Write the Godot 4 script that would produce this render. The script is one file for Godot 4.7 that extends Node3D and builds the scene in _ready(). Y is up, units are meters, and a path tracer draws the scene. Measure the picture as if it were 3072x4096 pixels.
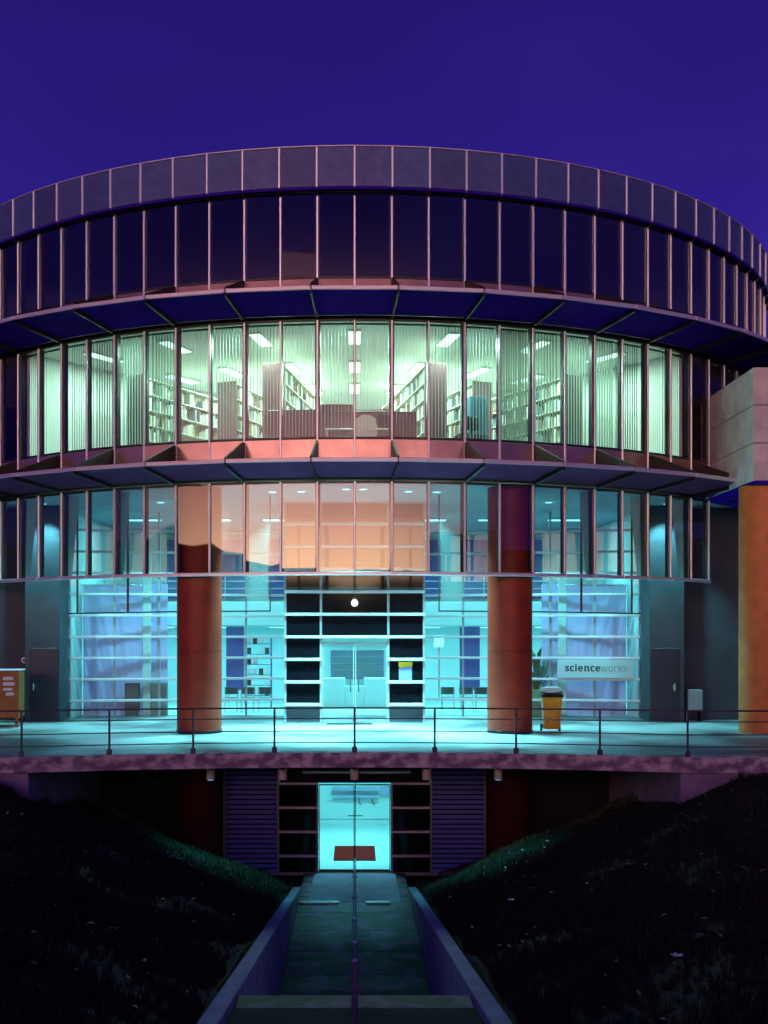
extends Node3D
# Round glazed science centre at dusk, seen along its axis over a sunken path.
# Building axis = y axis at the origin, entrance towards +z, deck level y = 0.
const R := 14.62            # radius of the glass drum
const STEP := 3.65          # degrees per facade module
const K0 := -16
const K1 := 20
const EYE := Vector3(0, 2.52, 43.0)

var M := {}
var rng := RandomNumberGenerator.new()
var used := {}

# ---------------------------------------------------------------- helpers
func mesh_start() -> SurfaceTool:
	var st := SurfaceTool.new()
	st.begin(Mesh.PRIMITIVE_TRIANGLES)
	return st

func poly(st: SurfaceTool, pts: Array, hint: Vector3) -> void:
	# a flat convex polygon whose normal looks along hint
	var a: Vector3 = pts[0]
	var n := Vector3.ZERO
	for i in range(1, pts.size() - 1):
		n += (pts[i] - a).cross(pts[i + 1] - a)
	n = n.normalized()
	var flip := n.dot(hint) < 0.0
	if flip:
		n = -n
	for i in range(1, pts.size() - 1):
		var order = [0, i, i + 1] if flip else [0, i + 1, i]
		for j in order:
			st.set_normal(n)
			st.add_vertex(pts[j])

func box(st: SurfaceTool, c: Vector3, s: Vector3, bev := 0.0, t := Transform3D.IDENTITY) -> void:
	var h := s * 0.5
	var b := minf(bev, minf(h.x, minf(h.y, h.z)) * 0.8)
	for ax in 3:
		var u := (ax + 1) % 3
		var v := (ax + 2) % 3
		for sg in [-1.0, 1.0]:
			var pts := []
			for q in [[-1.0, -1.0], [1.0, -1.0], [1.0, 1.0], [-1.0, 1.0]]:
				var p := Vector3.ZERO
				p[ax] = sg * h[ax]
				p[u] = q[0] * (h[u] - b)
				p[v] = q[1] * (h[v] - b)
				pts.append(t * (c + p))
			var n := Vector3.ZERO
			n[ax] = sg
			poly(st, pts, t.basis * n)
	if b <= 0.0:
		return
	for ax in 3:            # edges run along ax
		var u := (ax + 1) % 3
		var v := (ax + 2) % 3
		for su in [-1.0, 1.0]:
			for sv in [-1.0, 1.0]:
				var pts := []
				for q in [[-1.0, 0], [1.0, 0], [1.0, 1], [-1.0, 1]]:
					var p := Vector3.ZERO
					p[ax] = q[0] * (h[ax] - b)
					p[u] = su * (h[u] - (b if q[1] == 1 else 0.0))
					p[v] = sv * (h[v] - (0.0 if q[1] == 1 else b))
					pts.append(t * (c + p))
				var n := Vector3.ZERO
				n[u] = su
				n[v] = sv
				poly(st, pts, t.basis * n)
	for sx in [-1.0, 1.0]:
		for sy in [-1.0, 1.0]:
			for sz in [-1.0, 1.0]:
				var g := Vector3(sx, sy, sz)
				poly(st, [t * (c + g * Vector3(h.x, h.y - b, h.z - b)), t * (c + g * Vector3(h.x - b, h.y, h.z - b)), t * (c + g * Vector3(h.x - b, h.y - b, h.z))], t.basis * g)

func bar(st: SurfaceTool, a: Vector3, b: Vector3, w: float, hgt: float, bev := 0.0) -> void:
	# a rectangular bar from a to b, w across (sideways), hgt tall
	var d := b - a
	var z := d.normalized()
	var up := Vector3.UP if absf(z.y) < 0.95 else Vector3.BACK
	var x := up.cross(z).normalized()
	var y := z.cross(x)
	box(st, Vector3.ZERO, Vector3(w, hgt, d.length()), bev, Transform3D(Basis(x, y, z), (a + b) * 0.5))

func tube(st: SurfaceTool, pts: Array, r: float, sides := 8) -> void:
	var rings := []
	var norms := []
	for i in pts.size():
		var d: Vector3 = (pts[mini(i + 1, pts.size() - 1)] - pts[maxi(i - 1, 0)]).normalized()
		var up := Vector3.UP if absf(d.y) < 0.95 else Vector3.BACK
		var x := up.cross(d).normalized()
		var y := d.cross(x)
		var ring := []
		var nn := []
		for s in sides:
			var a := TAU * s / sides
			var n := x * cos(a) + y * sin(a)
			nn.append(n)
			ring.append(pts[i] + n * r)
		rings.append(ring)
		norms.append(nn)
	for i in range(pts.size() - 1):
		for s in sides:
			var e := (s + 1) % sides
			smooth_quad(st, [rings[i][s], rings[i][e], rings[i + 1][e], rings[i + 1][s]], [norms[i][s], norms[i][e], norms[i + 1][e], norms[i + 1][s]])
	poly(st, rings[0], pts[0] - pts[1])
	poly(st, rings[-1], pts[-1] - pts[-2])

func smooth_quad(st: SurfaceTool, p: Array, n: Array) -> void:
	var g: Vector3 = (p[1] - p[0]).cross(p[2] - p[0]) + (p[2] - p[0]).cross(p[3] - p[0])
	var flip: bool = g.dot(n[0] + n[1] + n[2] + n[3]) < 0.0
	for j in ([0, 1, 2, 0, 2, 3] if flip else [0, 2, 1, 0, 3, 2]):
		st.set_normal(n[j])
		st.add_vertex(p[j])

func lathe(st: SurfaceTool, prof: Array, sides := 20, t := Transform3D.IDENTITY) -> void:
	# prof: Vector2(radius, height) from bottom to top
	for i in range(prof.size() - 1):
		var a: Vector2 = prof[i]
		var b: Vector2 = prof[i + 1]
		var d := b - a
		var nr := Vector2(d.y, -d.x).normalized()
		for s in sides:
			var p := []
			var n := []
			for q in [[a, s], [a, s + 1], [b, s + 1], [b, s]]:
				var an: float = TAU * q[1] / sides
				p.append(t * Vector3(q[0].x * sin(an), q[0].y, q[0].x * cos(an)))
				n.append((t.basis * Vector3(nr.x * sin(an), nr.y, nr.x * cos(an))).normalized())
			smooth_quad(st, p, n)

func prism(st: SurfaceTool, outline: Array, thick: float, t := Transform3D.IDENTITY) -> void:
	# outline: convex Vector2 list in local x-y, extruded along local z by thick (centred)
	var f := []
	var b := []
	var mid := Vector2.ZERO
	for q in outline:
		mid += q / outline.size()
		f.append(t * Vector3(q.x, q.y, thick * 0.5))
		b.append(t * Vector3(q.x, q.y, -thick * 0.5))
	poly(st, f, t.basis.z)
	poly(st, b, -t.basis.z)
	for i in outline.size():
		var j := (i + 1) % outline.size()
		var o: Vector2 = (outline[i] + outline[j]) * 0.5 - mid
		var e: Vector2 = (outline[j] - outline[i]).orthogonal()
		if e.dot(o) < 0.0:
			e = -e
		poly(st, [f[i], f[j], b[j], b[i]], t.basis * Vector3(e.x, e.y, 0))

func numbered(parent: Node, called: String) -> String:
	var key := str(parent.get_instance_id()) + "/" + called
	var n: int = used.get(key, 0)
	used[key] = n + 1
	return called if n == 0 else "%s_%03d" % [called, n]

func put(parent: Node, called: String, mesh: Mesh, mat: Material, at := Transform3D.IDENTITY) -> MeshInstance3D:
	var o := MeshInstance3D.new()
	o.name = numbered(parent, called)
	o.mesh = mesh
	o.material_override = mat
	o.transform = at
	parent.add_child(o, true)
	return o

func make(parent: Node, called: String, st: SurfaceTool, mat: Material, at := Transform3D.IDENTITY) -> MeshInstance3D:
	return put(parent, called, st.commit(), mat, at)

func tag(o: Node, label: String, category := "", group := "", kind := "") -> Node:
	if label:
		o.set_meta("label", label)
	if category:
		o.set_meta("category", category)
	if group:
		o.set_meta("group", group)
	if kind:
		o.set_meta("kind", kind)
	return o

func thing(called: String, label: String, category: String, at := Vector3.ZERO, turn := 0.0, group := "") -> Node3D:
	var o := Node3D.new()
	o.name = numbered(self, called)
	add_child(o, true)
	o.position = at
	o.rotation.y = turn
	tag(o, label, category, group)
	return o

func copy(src: Node3D, called: String, label: String, at: Vector3, turn: float) -> Node3D:
	var o: Node3D = src.duplicate()
	o.name = numbered(self, called)
	add_child(o, true)
	o.position = at
	o.rotation.y = turn
	o.set_meta("label", label)
	return o

func structure(called: String, st: SurfaceTool, mat: Material) -> MeshInstance3D:
	var o := make(self, called, st, mat)
	o.set_meta("kind", "structure")
	return o

func simple_box(s: Vector3, bev := 0.0) -> Mesh:
	var st := mesh_start()
	box(st, Vector3.ZERO, s, bev)
	return st.commit()

func ang(k: float) -> float:
	return deg_to_rad(STEP * k)

func ring(deg_rad: float, r: float, y: float) -> Transform3D:
	# local z outwards, local x along the wall
	return Transform3D(Basis(Vector3.UP, deg_rad), Vector3(sin(deg_rad) * r, y, cos(deg_rad) * r))

func P(x: float, y: float, d: float) -> Vector3:
	# d metres in front of the camera plane
	return Vector3(x, y, 43.0 - d)

# ---------------------------------------------------------------- textures and materials
func noise_image(seed_: int, freq: float, lo: Color, hi: Color, contrast := 1.0, size := 256, octaves := 5) -> Image:
	var n := FastNoiseLite.new()
	n.seed = seed_
	n.frequency = freq
	n.fractal_octaves = octaves
	n.noise_type = FastNoiseLite.TYPE_SIMPLEX_SMOOTH
	var src := n.get_seamless_image(size, size)
	var im := Image.create(size, size, false, Image.FORMAT_RGB8)
	for y in size:
		for x in size:
			var v := clampf((src.get_pixel(x, y).r - 0.5) * contrast + 0.5, 0.0, 1.0)
			im.set_pixel(x, y, lo.lerp(hi, v))
	return im

func tex(im: Image) -> ImageTexture:
	return ImageTexture.create_from_image(im)

func lin(r: float, g: float, b: float) -> Color:
	return Color(r, g, b).linear_to_srgb()

func mat(r: float, g: float, b: float, rough := 0.6, metal := 0.0) -> StandardMaterial3D:
	var m := StandardMaterial3D.new()
	m.albedo_color = lin(r, g, b)
	m.roughness = rough
	m.metallic = metal
	return m

func tri(m: StandardMaterial3D, albedo: Texture2D, scale: float, bump: Texture2D = null, depth := 0.5, rough: Texture2D = null) -> StandardMaterial3D:
	if albedo:
		m.albedo_texture = albedo
	m.uv1_triplanar = true
	m.uv1_world_triplanar = true
	m.uv1_scale = Vector3.ONE * scale
	if bump:
		m.heightmap_enabled = true
		m.heightmap_texture = bump
		m.heightmap_scale = depth
	if rough:
		m.roughness_texture = rough
		m.roughness_texture_channel = BaseMaterial3D.TEXTURE_CHANNEL_RED
	return m

func coated_glass(alpha: float, tint := Color(1, 1, 1)) -> StandardMaterial3D:
	# solar-control glass: a thin metal coat reflects a share, the rest passes
	var m := StandardMaterial3D.new()
	var im := Image.create(2, 2, false, Image.FORMAT_RGB8)
	im.fill(Color.WHITE)
	m.albedo_texture = tex(im)
	m.albedo_color = Color(tint.r, tint.g, tint.b, alpha)
	m.transparency = BaseMaterial3D.TRANSPARENCY_ALPHA
	m.metallic = 1.0
	m.roughness = 0.015
	return m

func clear_glass(alpha := 0.06) -> StandardMaterial3D:
	var m := StandardMaterial3D.new()
	m.albedo_color = Color(0.8, 0.95, 0.95, alpha)
	m.transparency = BaseMaterial3D.TRANSPARENCY_ALPHA
	m.roughness = 0.02
	return m

func glow(c: Color, energy: float) -> StandardMaterial3D:
	var m := StandardMaterial3D.new()
	m.albedo_color = Color(0.8, 0.8, 0.8)
	m.emission_enabled = true
	m.emission = c
	m.emission_energy_multiplier = energy
	return m

func make_materials() -> void:
	var grey := tex(noise_image(11, 0.012, Color(0.86, 0.86, 0.87), Color(1, 1, 1), 1.4))
	var blotch := tex(noise_image(12, 0.006, Color(0.45, 0.44, 0.47), Color(1, 1, 1), 3.2))
	var fine := tex(noise_image(13, 0.08, Color(0.2, 0.2, 0.2), Color(0.8, 0.8, 0.8), 1.5))
	var streak := tex(noise_image(14, 0.02, Color(0.25, 0.25, 0.25), Color(0.75, 0.75, 0.75), 2.0))
	var stain := tex(noise_image(15, 0.02, Color(0.6, 0.56, 0.64), Color(1, 1, 1), 2.6, 256, 5))
	M.alu = mat(0.97, 0.95, 0.98, 0.45, 0.75)
	M.dark_post = mat(0.015, 0.015, 0.02, 0.35)
	M.spandrel = tri(mat(0.5, 0.31, 0.27, 0.2, 0.6), grey, 0.35)
	M.parapet = []
	for q in [[0.075, 0.1, 0.36], [0.09, 0.11, 0.38], [0.07, 0.09, 0.32], [0.085, 0.12, 0.4]]:
		M.parapet.append(tri(mat(q[0], q[1], q[2], 0.5, 0.15), grey, 0.7))
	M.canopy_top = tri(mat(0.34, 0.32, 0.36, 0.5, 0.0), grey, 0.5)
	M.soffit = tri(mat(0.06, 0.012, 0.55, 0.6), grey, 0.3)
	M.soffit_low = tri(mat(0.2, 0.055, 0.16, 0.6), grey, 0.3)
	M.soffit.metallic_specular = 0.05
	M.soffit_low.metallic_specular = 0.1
	M.canopy_edge = mat(0.75, 0.66, 0.78, 0.5, 0.6)
	M.fin = tri(mat(0.028, 0.016, 0.014, 0.6, 0.0), grey, 0.8)
	M.glass_top = coated_glass(0.1, Color(0.95, 1.0, 0.85))
	M.glass_library = coated_glass(0.022)
	M.glass_skirt = coated_glass(0.17, lin(0.28, 0.255, 0.225))
	M.glass = clear_glass()
	M.black_glass = mat(0.006, 0.006, 0.009, 0.06)
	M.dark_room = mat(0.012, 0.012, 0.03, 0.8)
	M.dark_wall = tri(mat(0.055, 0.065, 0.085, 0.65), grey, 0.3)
	M.door = mat(0.014, 0.018, 0.035, 0.45)
	M.library_wall = mat(0.7, 0.72, 0.7, 0.8)
	M.ceiling = mat(0.74, 0.75, 0.73, 0.9)
	M.carpet = mat(0.12, 0.1, 0.11, 0.95)
	M.blind = mat(0.16, 0.24, 0.18, 0.7)
	M.lobby_wall = mat(0.5, 0.66, 0.66, 0.7)
	M.lobby_ceiling = mat(0.32, 0.36, 0.38, 0.85)
	M.rail_white = mat(0.62, 0.56, 0.6, 0.45)
	M.periwinkle = mat(0.5, 0.46, 0.8, 0.85)
	M.indigo = mat(0.06, 0.05, 0.28, 0.5)
	M.white = mat(0.75, 0.75, 0.75, 0.4)
	M.orange = tri(mat(0.4, 0.03, 0.006, 0.5), grey, 0.5)
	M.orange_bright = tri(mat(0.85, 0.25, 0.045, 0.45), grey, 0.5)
	M.dark_red = mat(0.055, 0.004, 0.001, 0.9)  # column paint darkened for shade under the deck; also the column joints
	M.basement = mat(0.012, 0.012, 0.02, 0.8)  # shade under the deck is put into this near-black colour
	M.panel = tri(mat(0.8, 0.75, 0.74, 0.5), grey, 0.35)
	M.deck = tri(mat(0.5, 0.5, 0.5, 0.45), tex(noise_image(21, 0.008, Color(0.55, 0.55, 0.57), Color(1, 1, 1), 2.2, 256, 4)), 0.11, fine, 0.1)
	M.beam = tri(mat(0.72, 0.66, 0.64, 0.85), stain, 0.35, fine, 0.6)
	M.beam.uv1_scale = Vector3(0.4, 0.6, 0.4)
	M.concrete = tri(mat(0.38, 0.32, 0.47, 0.85), grey, 0.4, fine, 1.0)
	M.wet = tri(mat(0.17, 0.045, 0.14, 0.66), tex(noise_image(17, 0.014, Color(0.3, 0.3, 0.33), Color(1, 1, 1), 4.0, 512, 6)), 0.17, fine, 1.2)
	M.puddle = mat(0.008, 0.007, 0.01, 0.05)
	M.soil = tri(mat(0.006, 0.006, 0.005, 0.95), blotch, 0.4, fine, 2.0)
	M.grass = mat(0.02, 0.032, 0.015, 0.8)
	M.grass.vertex_color_use_as_albedo = true
	M.grass.backlight_enabled = true
	M.grass.backlight = Color(0.2, 0.3, 0.1)
	M.rail = mat(0.11, 0.1, 0.14, 0.35, 0.6)
	M.handrail = mat(0.3, 0.25, 0.4, 0.4, 0.6)
	M.pale_blue = mat(0.3, 0.34, 0.5, 0.6)
	M.louvre = mat(0.2, 0.24, 0.8, 0.5, 0.0)
	M.maroon = mat(0.11, 0.035, 0.045, 0.55)
	M.shelf = mat(0.5, 0.48, 0.4, 0.6)
	M.books = mat(1, 1, 1, 0.8)
	M.books.vertex_color_use_as_albedo = true
	M.black = mat(0.012, 0.012, 0.012, 0.45)
	M.chrome = mat(0.6, 0.6, 0.62, 0.2, 1.0)
	M.yellow = tri(mat(0.95, 0.4, 0.01, 0.4), grey, 1.2)
	M.cabinet_orange = tri(mat(0.42, 0.13, 0.015, 0.5), grey, 0.8)
	M.paper = mat(0.7, 0.74, 0.74, 0.7)
	M.leaf = mat(0.04, 0.09, 0.03, 0.5)
	M.mat_brown = tri(mat(0.95, 0.06, 0.045, 0.95), fine, 2.5)
	M.mat_brown.metallic_specular = 0.05
	M.mat_grey = tri(mat(0.09, 0.1, 0.1, 0.95), fine, 2.5)
	M.hill = mat(0.01, 0.011, 0.013, 1.0)
	M.grey_metal = mat(0.3, 0.32, 0.35, 0.5, 0.2)

# ---------------------------------------------------------------- sky
func dusk_sky() -> PanoramaSkyMaterial:
	var w := 512
	var h := 256
	var im := Image.create(w, h, false, Image.FORMAT_RGBF)
	var n := FastNoiseLite.new()
	n.seed = 5
	n.frequency = 0.9
	n.fractal_octaves = 4
	for y in h:
		var el := PI * (0.5 - (y + 0.5) / h)
		for x in w:
			var az := TAU * (x + 0.5) / w     # 0 = -z (ahead), right positive
			var dir := Vector3(sin(az) * cos(el), sin(el), -cos(az) * cos(el))
			var e := maxf(el, 0.0)
			# violet night sky, a little brighter towards the horizon
			var c := Vector3(0.0125, 0.006, 0.125).lerp(Vector3(0.038, 0.0185, 0.33), exp(-pow(e / 0.44, 2.0)))
			var cl := n.get_noise_3dv(Vector3(dir.x * 1.6, dir.y * 3.5, dir.z * 1.6))
			c *= 1.0 + 0.38 * cl
			c += Vector3(0.004, 0.007, -0.01) * clampf(cl * 1.6, 0.0, 1.0)
			# afterglow behind the photographer (+z, somewhat to the left)
			var back := Vector3(-0.24, 0, 1).normalized()
			var flat := Vector3(dir.x, 0, dir.z).normalized()
			var off := acos(clampf(flat.dot(back), -1.0, 1.0))
			var sp := exp(-pow(off / 0.56, 4.0))
			c += (Vector3(10.5, 7.2, 3.5) * exp(-pow(e / 0.1, 2.0)) + Vector3(3.9, 1.45, 1.65) * exp(-pow(e / 0.225, 4.0)) * (1.0 - 0.65 * exp(-pow(e / 0.09, 2.0)))) * sp
			im.set_pixel(x, y, Color(c.x, c.y, c.z))
	var m := PanoramaSkyMaterial.new()
	m.panorama = tex(im)
	return m

# ---------------------------------------------------------------- scene
func _ready() -> void:
	rng.seed = 77
	var cam := Camera3D.new()
	cam.name = "camera"
	cam.position = EYE
	cam.projection = Camera3D.PROJECTION_FRUSTUM
	cam.near = 0.1
	cam.far = 900.0
	cam.size = 2212.0 / 2450.0 * cam.near
	cam.frustum_offset = Vector2(63.5, 269.0) / 2450.0 * cam.near
	cam.current = true
	add_child(cam)

	var env := Environment.new()
	env.background_mode = Environment.BG_SKY
	env.sky = Sky.new()
	env.sky.sky_material = dusk_sky()
	env.tonemap_mode = Environment.TONE_MAPPER_LINEAR
	env.tonemap_exposure = 1.0
	env.sdfgi_enabled = true
	env.ssao_enabled = true
	env.ssil_enabled = true
	var we := WorldEnvironment.new()
	we.name = "world_environment"
	we.environment = env
	add_child(we)

	# the sun has set: only a faint, very soft remainder from the afterglow
	var sun := DirectionalLight3D.new()
	sun.name = "afterglow"
	sun.light_color = Color(1.0, 0.62, 0.52)
	sun.light_energy = 0.01
	sun.light_angular_distance = 25.0
	sun.shadow_enabled = true
	sun.sky_mode = DirectionalLight3D.SKY_MODE_LIGHT_ONLY
	sun.rotation = Vector3(deg_to_rad(-6), deg_to_rad(-14), 0)
	add_child(sun)

	make_materials()
	build_ground()
	build_deck()
	build_drum()
	build_ground_floor()
	build_basement()
	build_wing()
	build_library()
	build_lobby()
	build_outdoor_objects()
	build_lights()
	build_grass()

# ---------------------------------------------------------------- ground and path
func wall_top(d: float) -> float:
	return 0.31 - 0.1445 * maxf(d, -53.0)  # unseen ground behind the camera is raised to block low glow

func ground_height(x: float, d: float) -> float:
	var ax := absf(x)
	if d > 30.35:
		return -4.3
	if ax < 1.5 and d > 13.3:
		return -4.3
	var p := wall_top(minf(d, 28.4))
	var cap := maxf(-0.42, p + 0.8)
	var g := p - 0.04 + 0.42 * maxf(ax - 1.6, 0.0)
	g = minf(g, cap)
	if ax > 1.6:
		g += 0.05 * sin(x * 2.1 + d * 0.7) + 0.04 * sin(d * 1.9 - x)
	if d > 27.9:
		g = maxf(g - 0.75 * (d - 27.9), -3.9)
	if ax < 1.5:
		g = p - 0.12
	return g

func build_ground() -> void:
	var xs := [-260.0, -150.0, -90.0, -60.0, -40.0, -28.0, -20.0]
	var v := -16.0
	while v < -2.0:
		xs.append(v)
		v += 0.5
	xs.append_array([-1.9, -1.62, -1.46, 0.0, 1.46, 1.62, 1.9])
	v = 2.0
	while v < 16.1:
		xs.append(v)
		v += 0.5
	xs.append_array([20.0, 28.0, 40.0, 60.0, 90.0, 150.0, 260.0])
	var ds := [-300.0, -200.0, -120.0, -70.0, -54.0, -40.0, -25.0, -18.0, -12.0, -8.0, -4.0, -2.0, 0.0, 2.0]
	v = 3.0
	while v < 30.1:
		ds.append(v)
		if absf(v - 13.0) < 0.1:
			ds.append_array([13.28, 13.32])
		v += 0.5
	ds.append_array([30.33, 30.37, 36.0, 50.0, 80.0, 140.0, 300.0])
	var st := mesh_start()
	for i in range(ds.size() - 1):
		for j in range(xs.size() - 1):
			var p := []
			for q in [[j, i], [j + 1, i], [j + 1, i + 1], [j, i + 1]]:
				p.append(P(xs[q[0]], ground_height(xs[q[0]], ds[q[1]]), ds[q[1]]))
			poly(st, [p[0], p[1], p[2]], Vector3.UP)
			poly(st, [p[0], p[2], p[3]], Vector3.UP)
	structure("ground", st, M.soil)

	# sunken path
	st = mesh_start()
	box(st, P(0, -3.95, 21.85), Vector3(2.72, 0.2, 17.2))
	var path := structure("path", st, M.soil)
	var dd := 13.3
	while dd < 30.3:
		var ln := minf(1.6, 30.4 - dd)
		for e in [-1.0, 1.0]:
			st = mesh_start()
			box(st, P(e * 0.68, -3.88, dd + ln / 2), Vector3(1.345, 0.1 + rng.randf_range(-0.006, 0.006), ln - 0.015), 0.012)
			make(path, "paving_slab", st, M.wet)
		dd += 1.6
	st = mesh_start()
	box(st, P(0, -2.75, 11.2), Vector3(2.72, 2.2, 4.0), 0.02)
	structure("path_platform", st, M.wet)
	st = mesh_start()
	box(st, P(0, -3.918, 28.75), Vector3(2.2, 0.2, 3.3), 0.02)
	structure("path_landing", st, M.concrete)
	st = mesh_start()
	for g in [[-1.34, -0.38], [0.27, 0.86]]:
		box(st, P((g[0] + g[1]) / 2, -3.815, 27.0), Vector3(g[1] - g[0], 0.05, 0.22), 0.01)
	structure("path_drain", st, M.grey_metal)
	st = mesh_start()
	for n in 12:
		var h := 2.18 * (1.0 - (n + 1) / 13.0)
		box(st, P(0, -3.826 + h / 2, 13.36 + n * 0.3), Vector3(2.7, h, 0.3))
	structure("path_steps", st, M.concrete)
	# the two sloping side walls of the path
	for s in [-1.0, 1.0]:
		var w := thing("path_wall", "left sloping concrete wall beside the sunken path" if s < 0 else "right sloping concrete wall beside the sunken path", "wall")
		var ds2 := [8.0, 12.0, 16.0, 20.0, 24.0, 29.0]
		for i in range(ds2.size() - 1):
			st = mesh_start()
			var a: float = ds2[i] + (0.006 if i else 0.0)
			var b: float = ds2[i + 1] - 0.006
			var bv := 0.015
			var low := -4.2
			var ta := wall_top(a)
			var tb := wall_top(b)
			var xi: float = s * 1.36
			var xo: float = s * 1.575
			poly(st, [P(xi + s * bv, ta, a), P(xo - s * bv, ta, a), P(xo - s * bv, tb, b), P(xi + s * bv, tb, b)], Vector3.UP)
			poly(st, [P(xi + s * bv, ta, a), P(xi, ta - bv, a), P(xi, tb - bv, b), P(xi + s * bv, tb, b)], Vector3(-s, 1, 0))
			poly(st, [P(xo - s * bv, ta, a), P(xo, ta - bv, a), P(xo, tb - bv, b), P(xo - s * bv, tb, b)], Vector3(s, 1, 0))
			poly(st, [P(xi, ta - bv, a), P(xi, low, a), P(xi, low, b), P(xi, tb - bv, b)], Vector3(-s, 0, 0))
			poly(st, [P(xo, ta - bv, a), P(xo, low, a), P(xo, low, b), P(xo, tb - bv, b)], Vector3(s, 0, 0))
			poly(st, [P(xi, ta - bv, a), P(xo, ta - bv, a), P(xo, low, a), P(xi, low, a)], Vector3.BACK)
			poly(st, [P(xi, tb - bv, b), P(xo, tb - bv, b), P(xo, low, b), P(xi, low, b)], Vector3.FORWARD)
			make(w, "wall_section", st, M.concrete)
		# kerb that runs up the bank in front of the basement wall
		st = mesh_start()
		bar(st, P(s * 2.2, -3.66, 29.4), P(s * 4.3, -2.86, 29.0), 0.3, 0.1, 0.02)
		var kerb := make(self, "kerb", st, M.wet)
		kerb.set_meta("kind", "structure")

	# dark hills behind the photographer, seen mirrored in the glass
	st = mesh_start()
	var nz := FastNoiseLite.new()
	nz.seed = 9
	nz.frequency = 1.6
	var last := []
	for i in 121:
		var a := deg_to_rad(-110.0 + i * 220.0 / 120.0)
		var el := 0.05 + 0.048 * smoothstep(0.16, 0.5, absf(a + 0.04)) + 0.03 * nz.get_noise_1d(i * 0.21) + 0.008 * nz.get_noise_1d(i * 0.9 + 40)
		var o := Vector3(sin(a), 0, cos(a))
		var now := [o * 190.0 + Vector3.UP * -2.0, o * 255.0 + Vector3.UP * 255.0 * el, o * 320.0 + Vector3.UP * -2.0]
		if last:
			poly(st, [last[0], now[0], now[1], last[1]], Vector3.UP)
			poly(st, [last[1], now[1], now[2], last[2]], Vector3.UP)
		last = now
	structure("hills", st, M.hill)

# ---------------------------------------------------------------- deck
func deck_edge(x: float) -> float:
	return 24.5 - minf(x * x, 49.0) / 49.0

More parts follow.
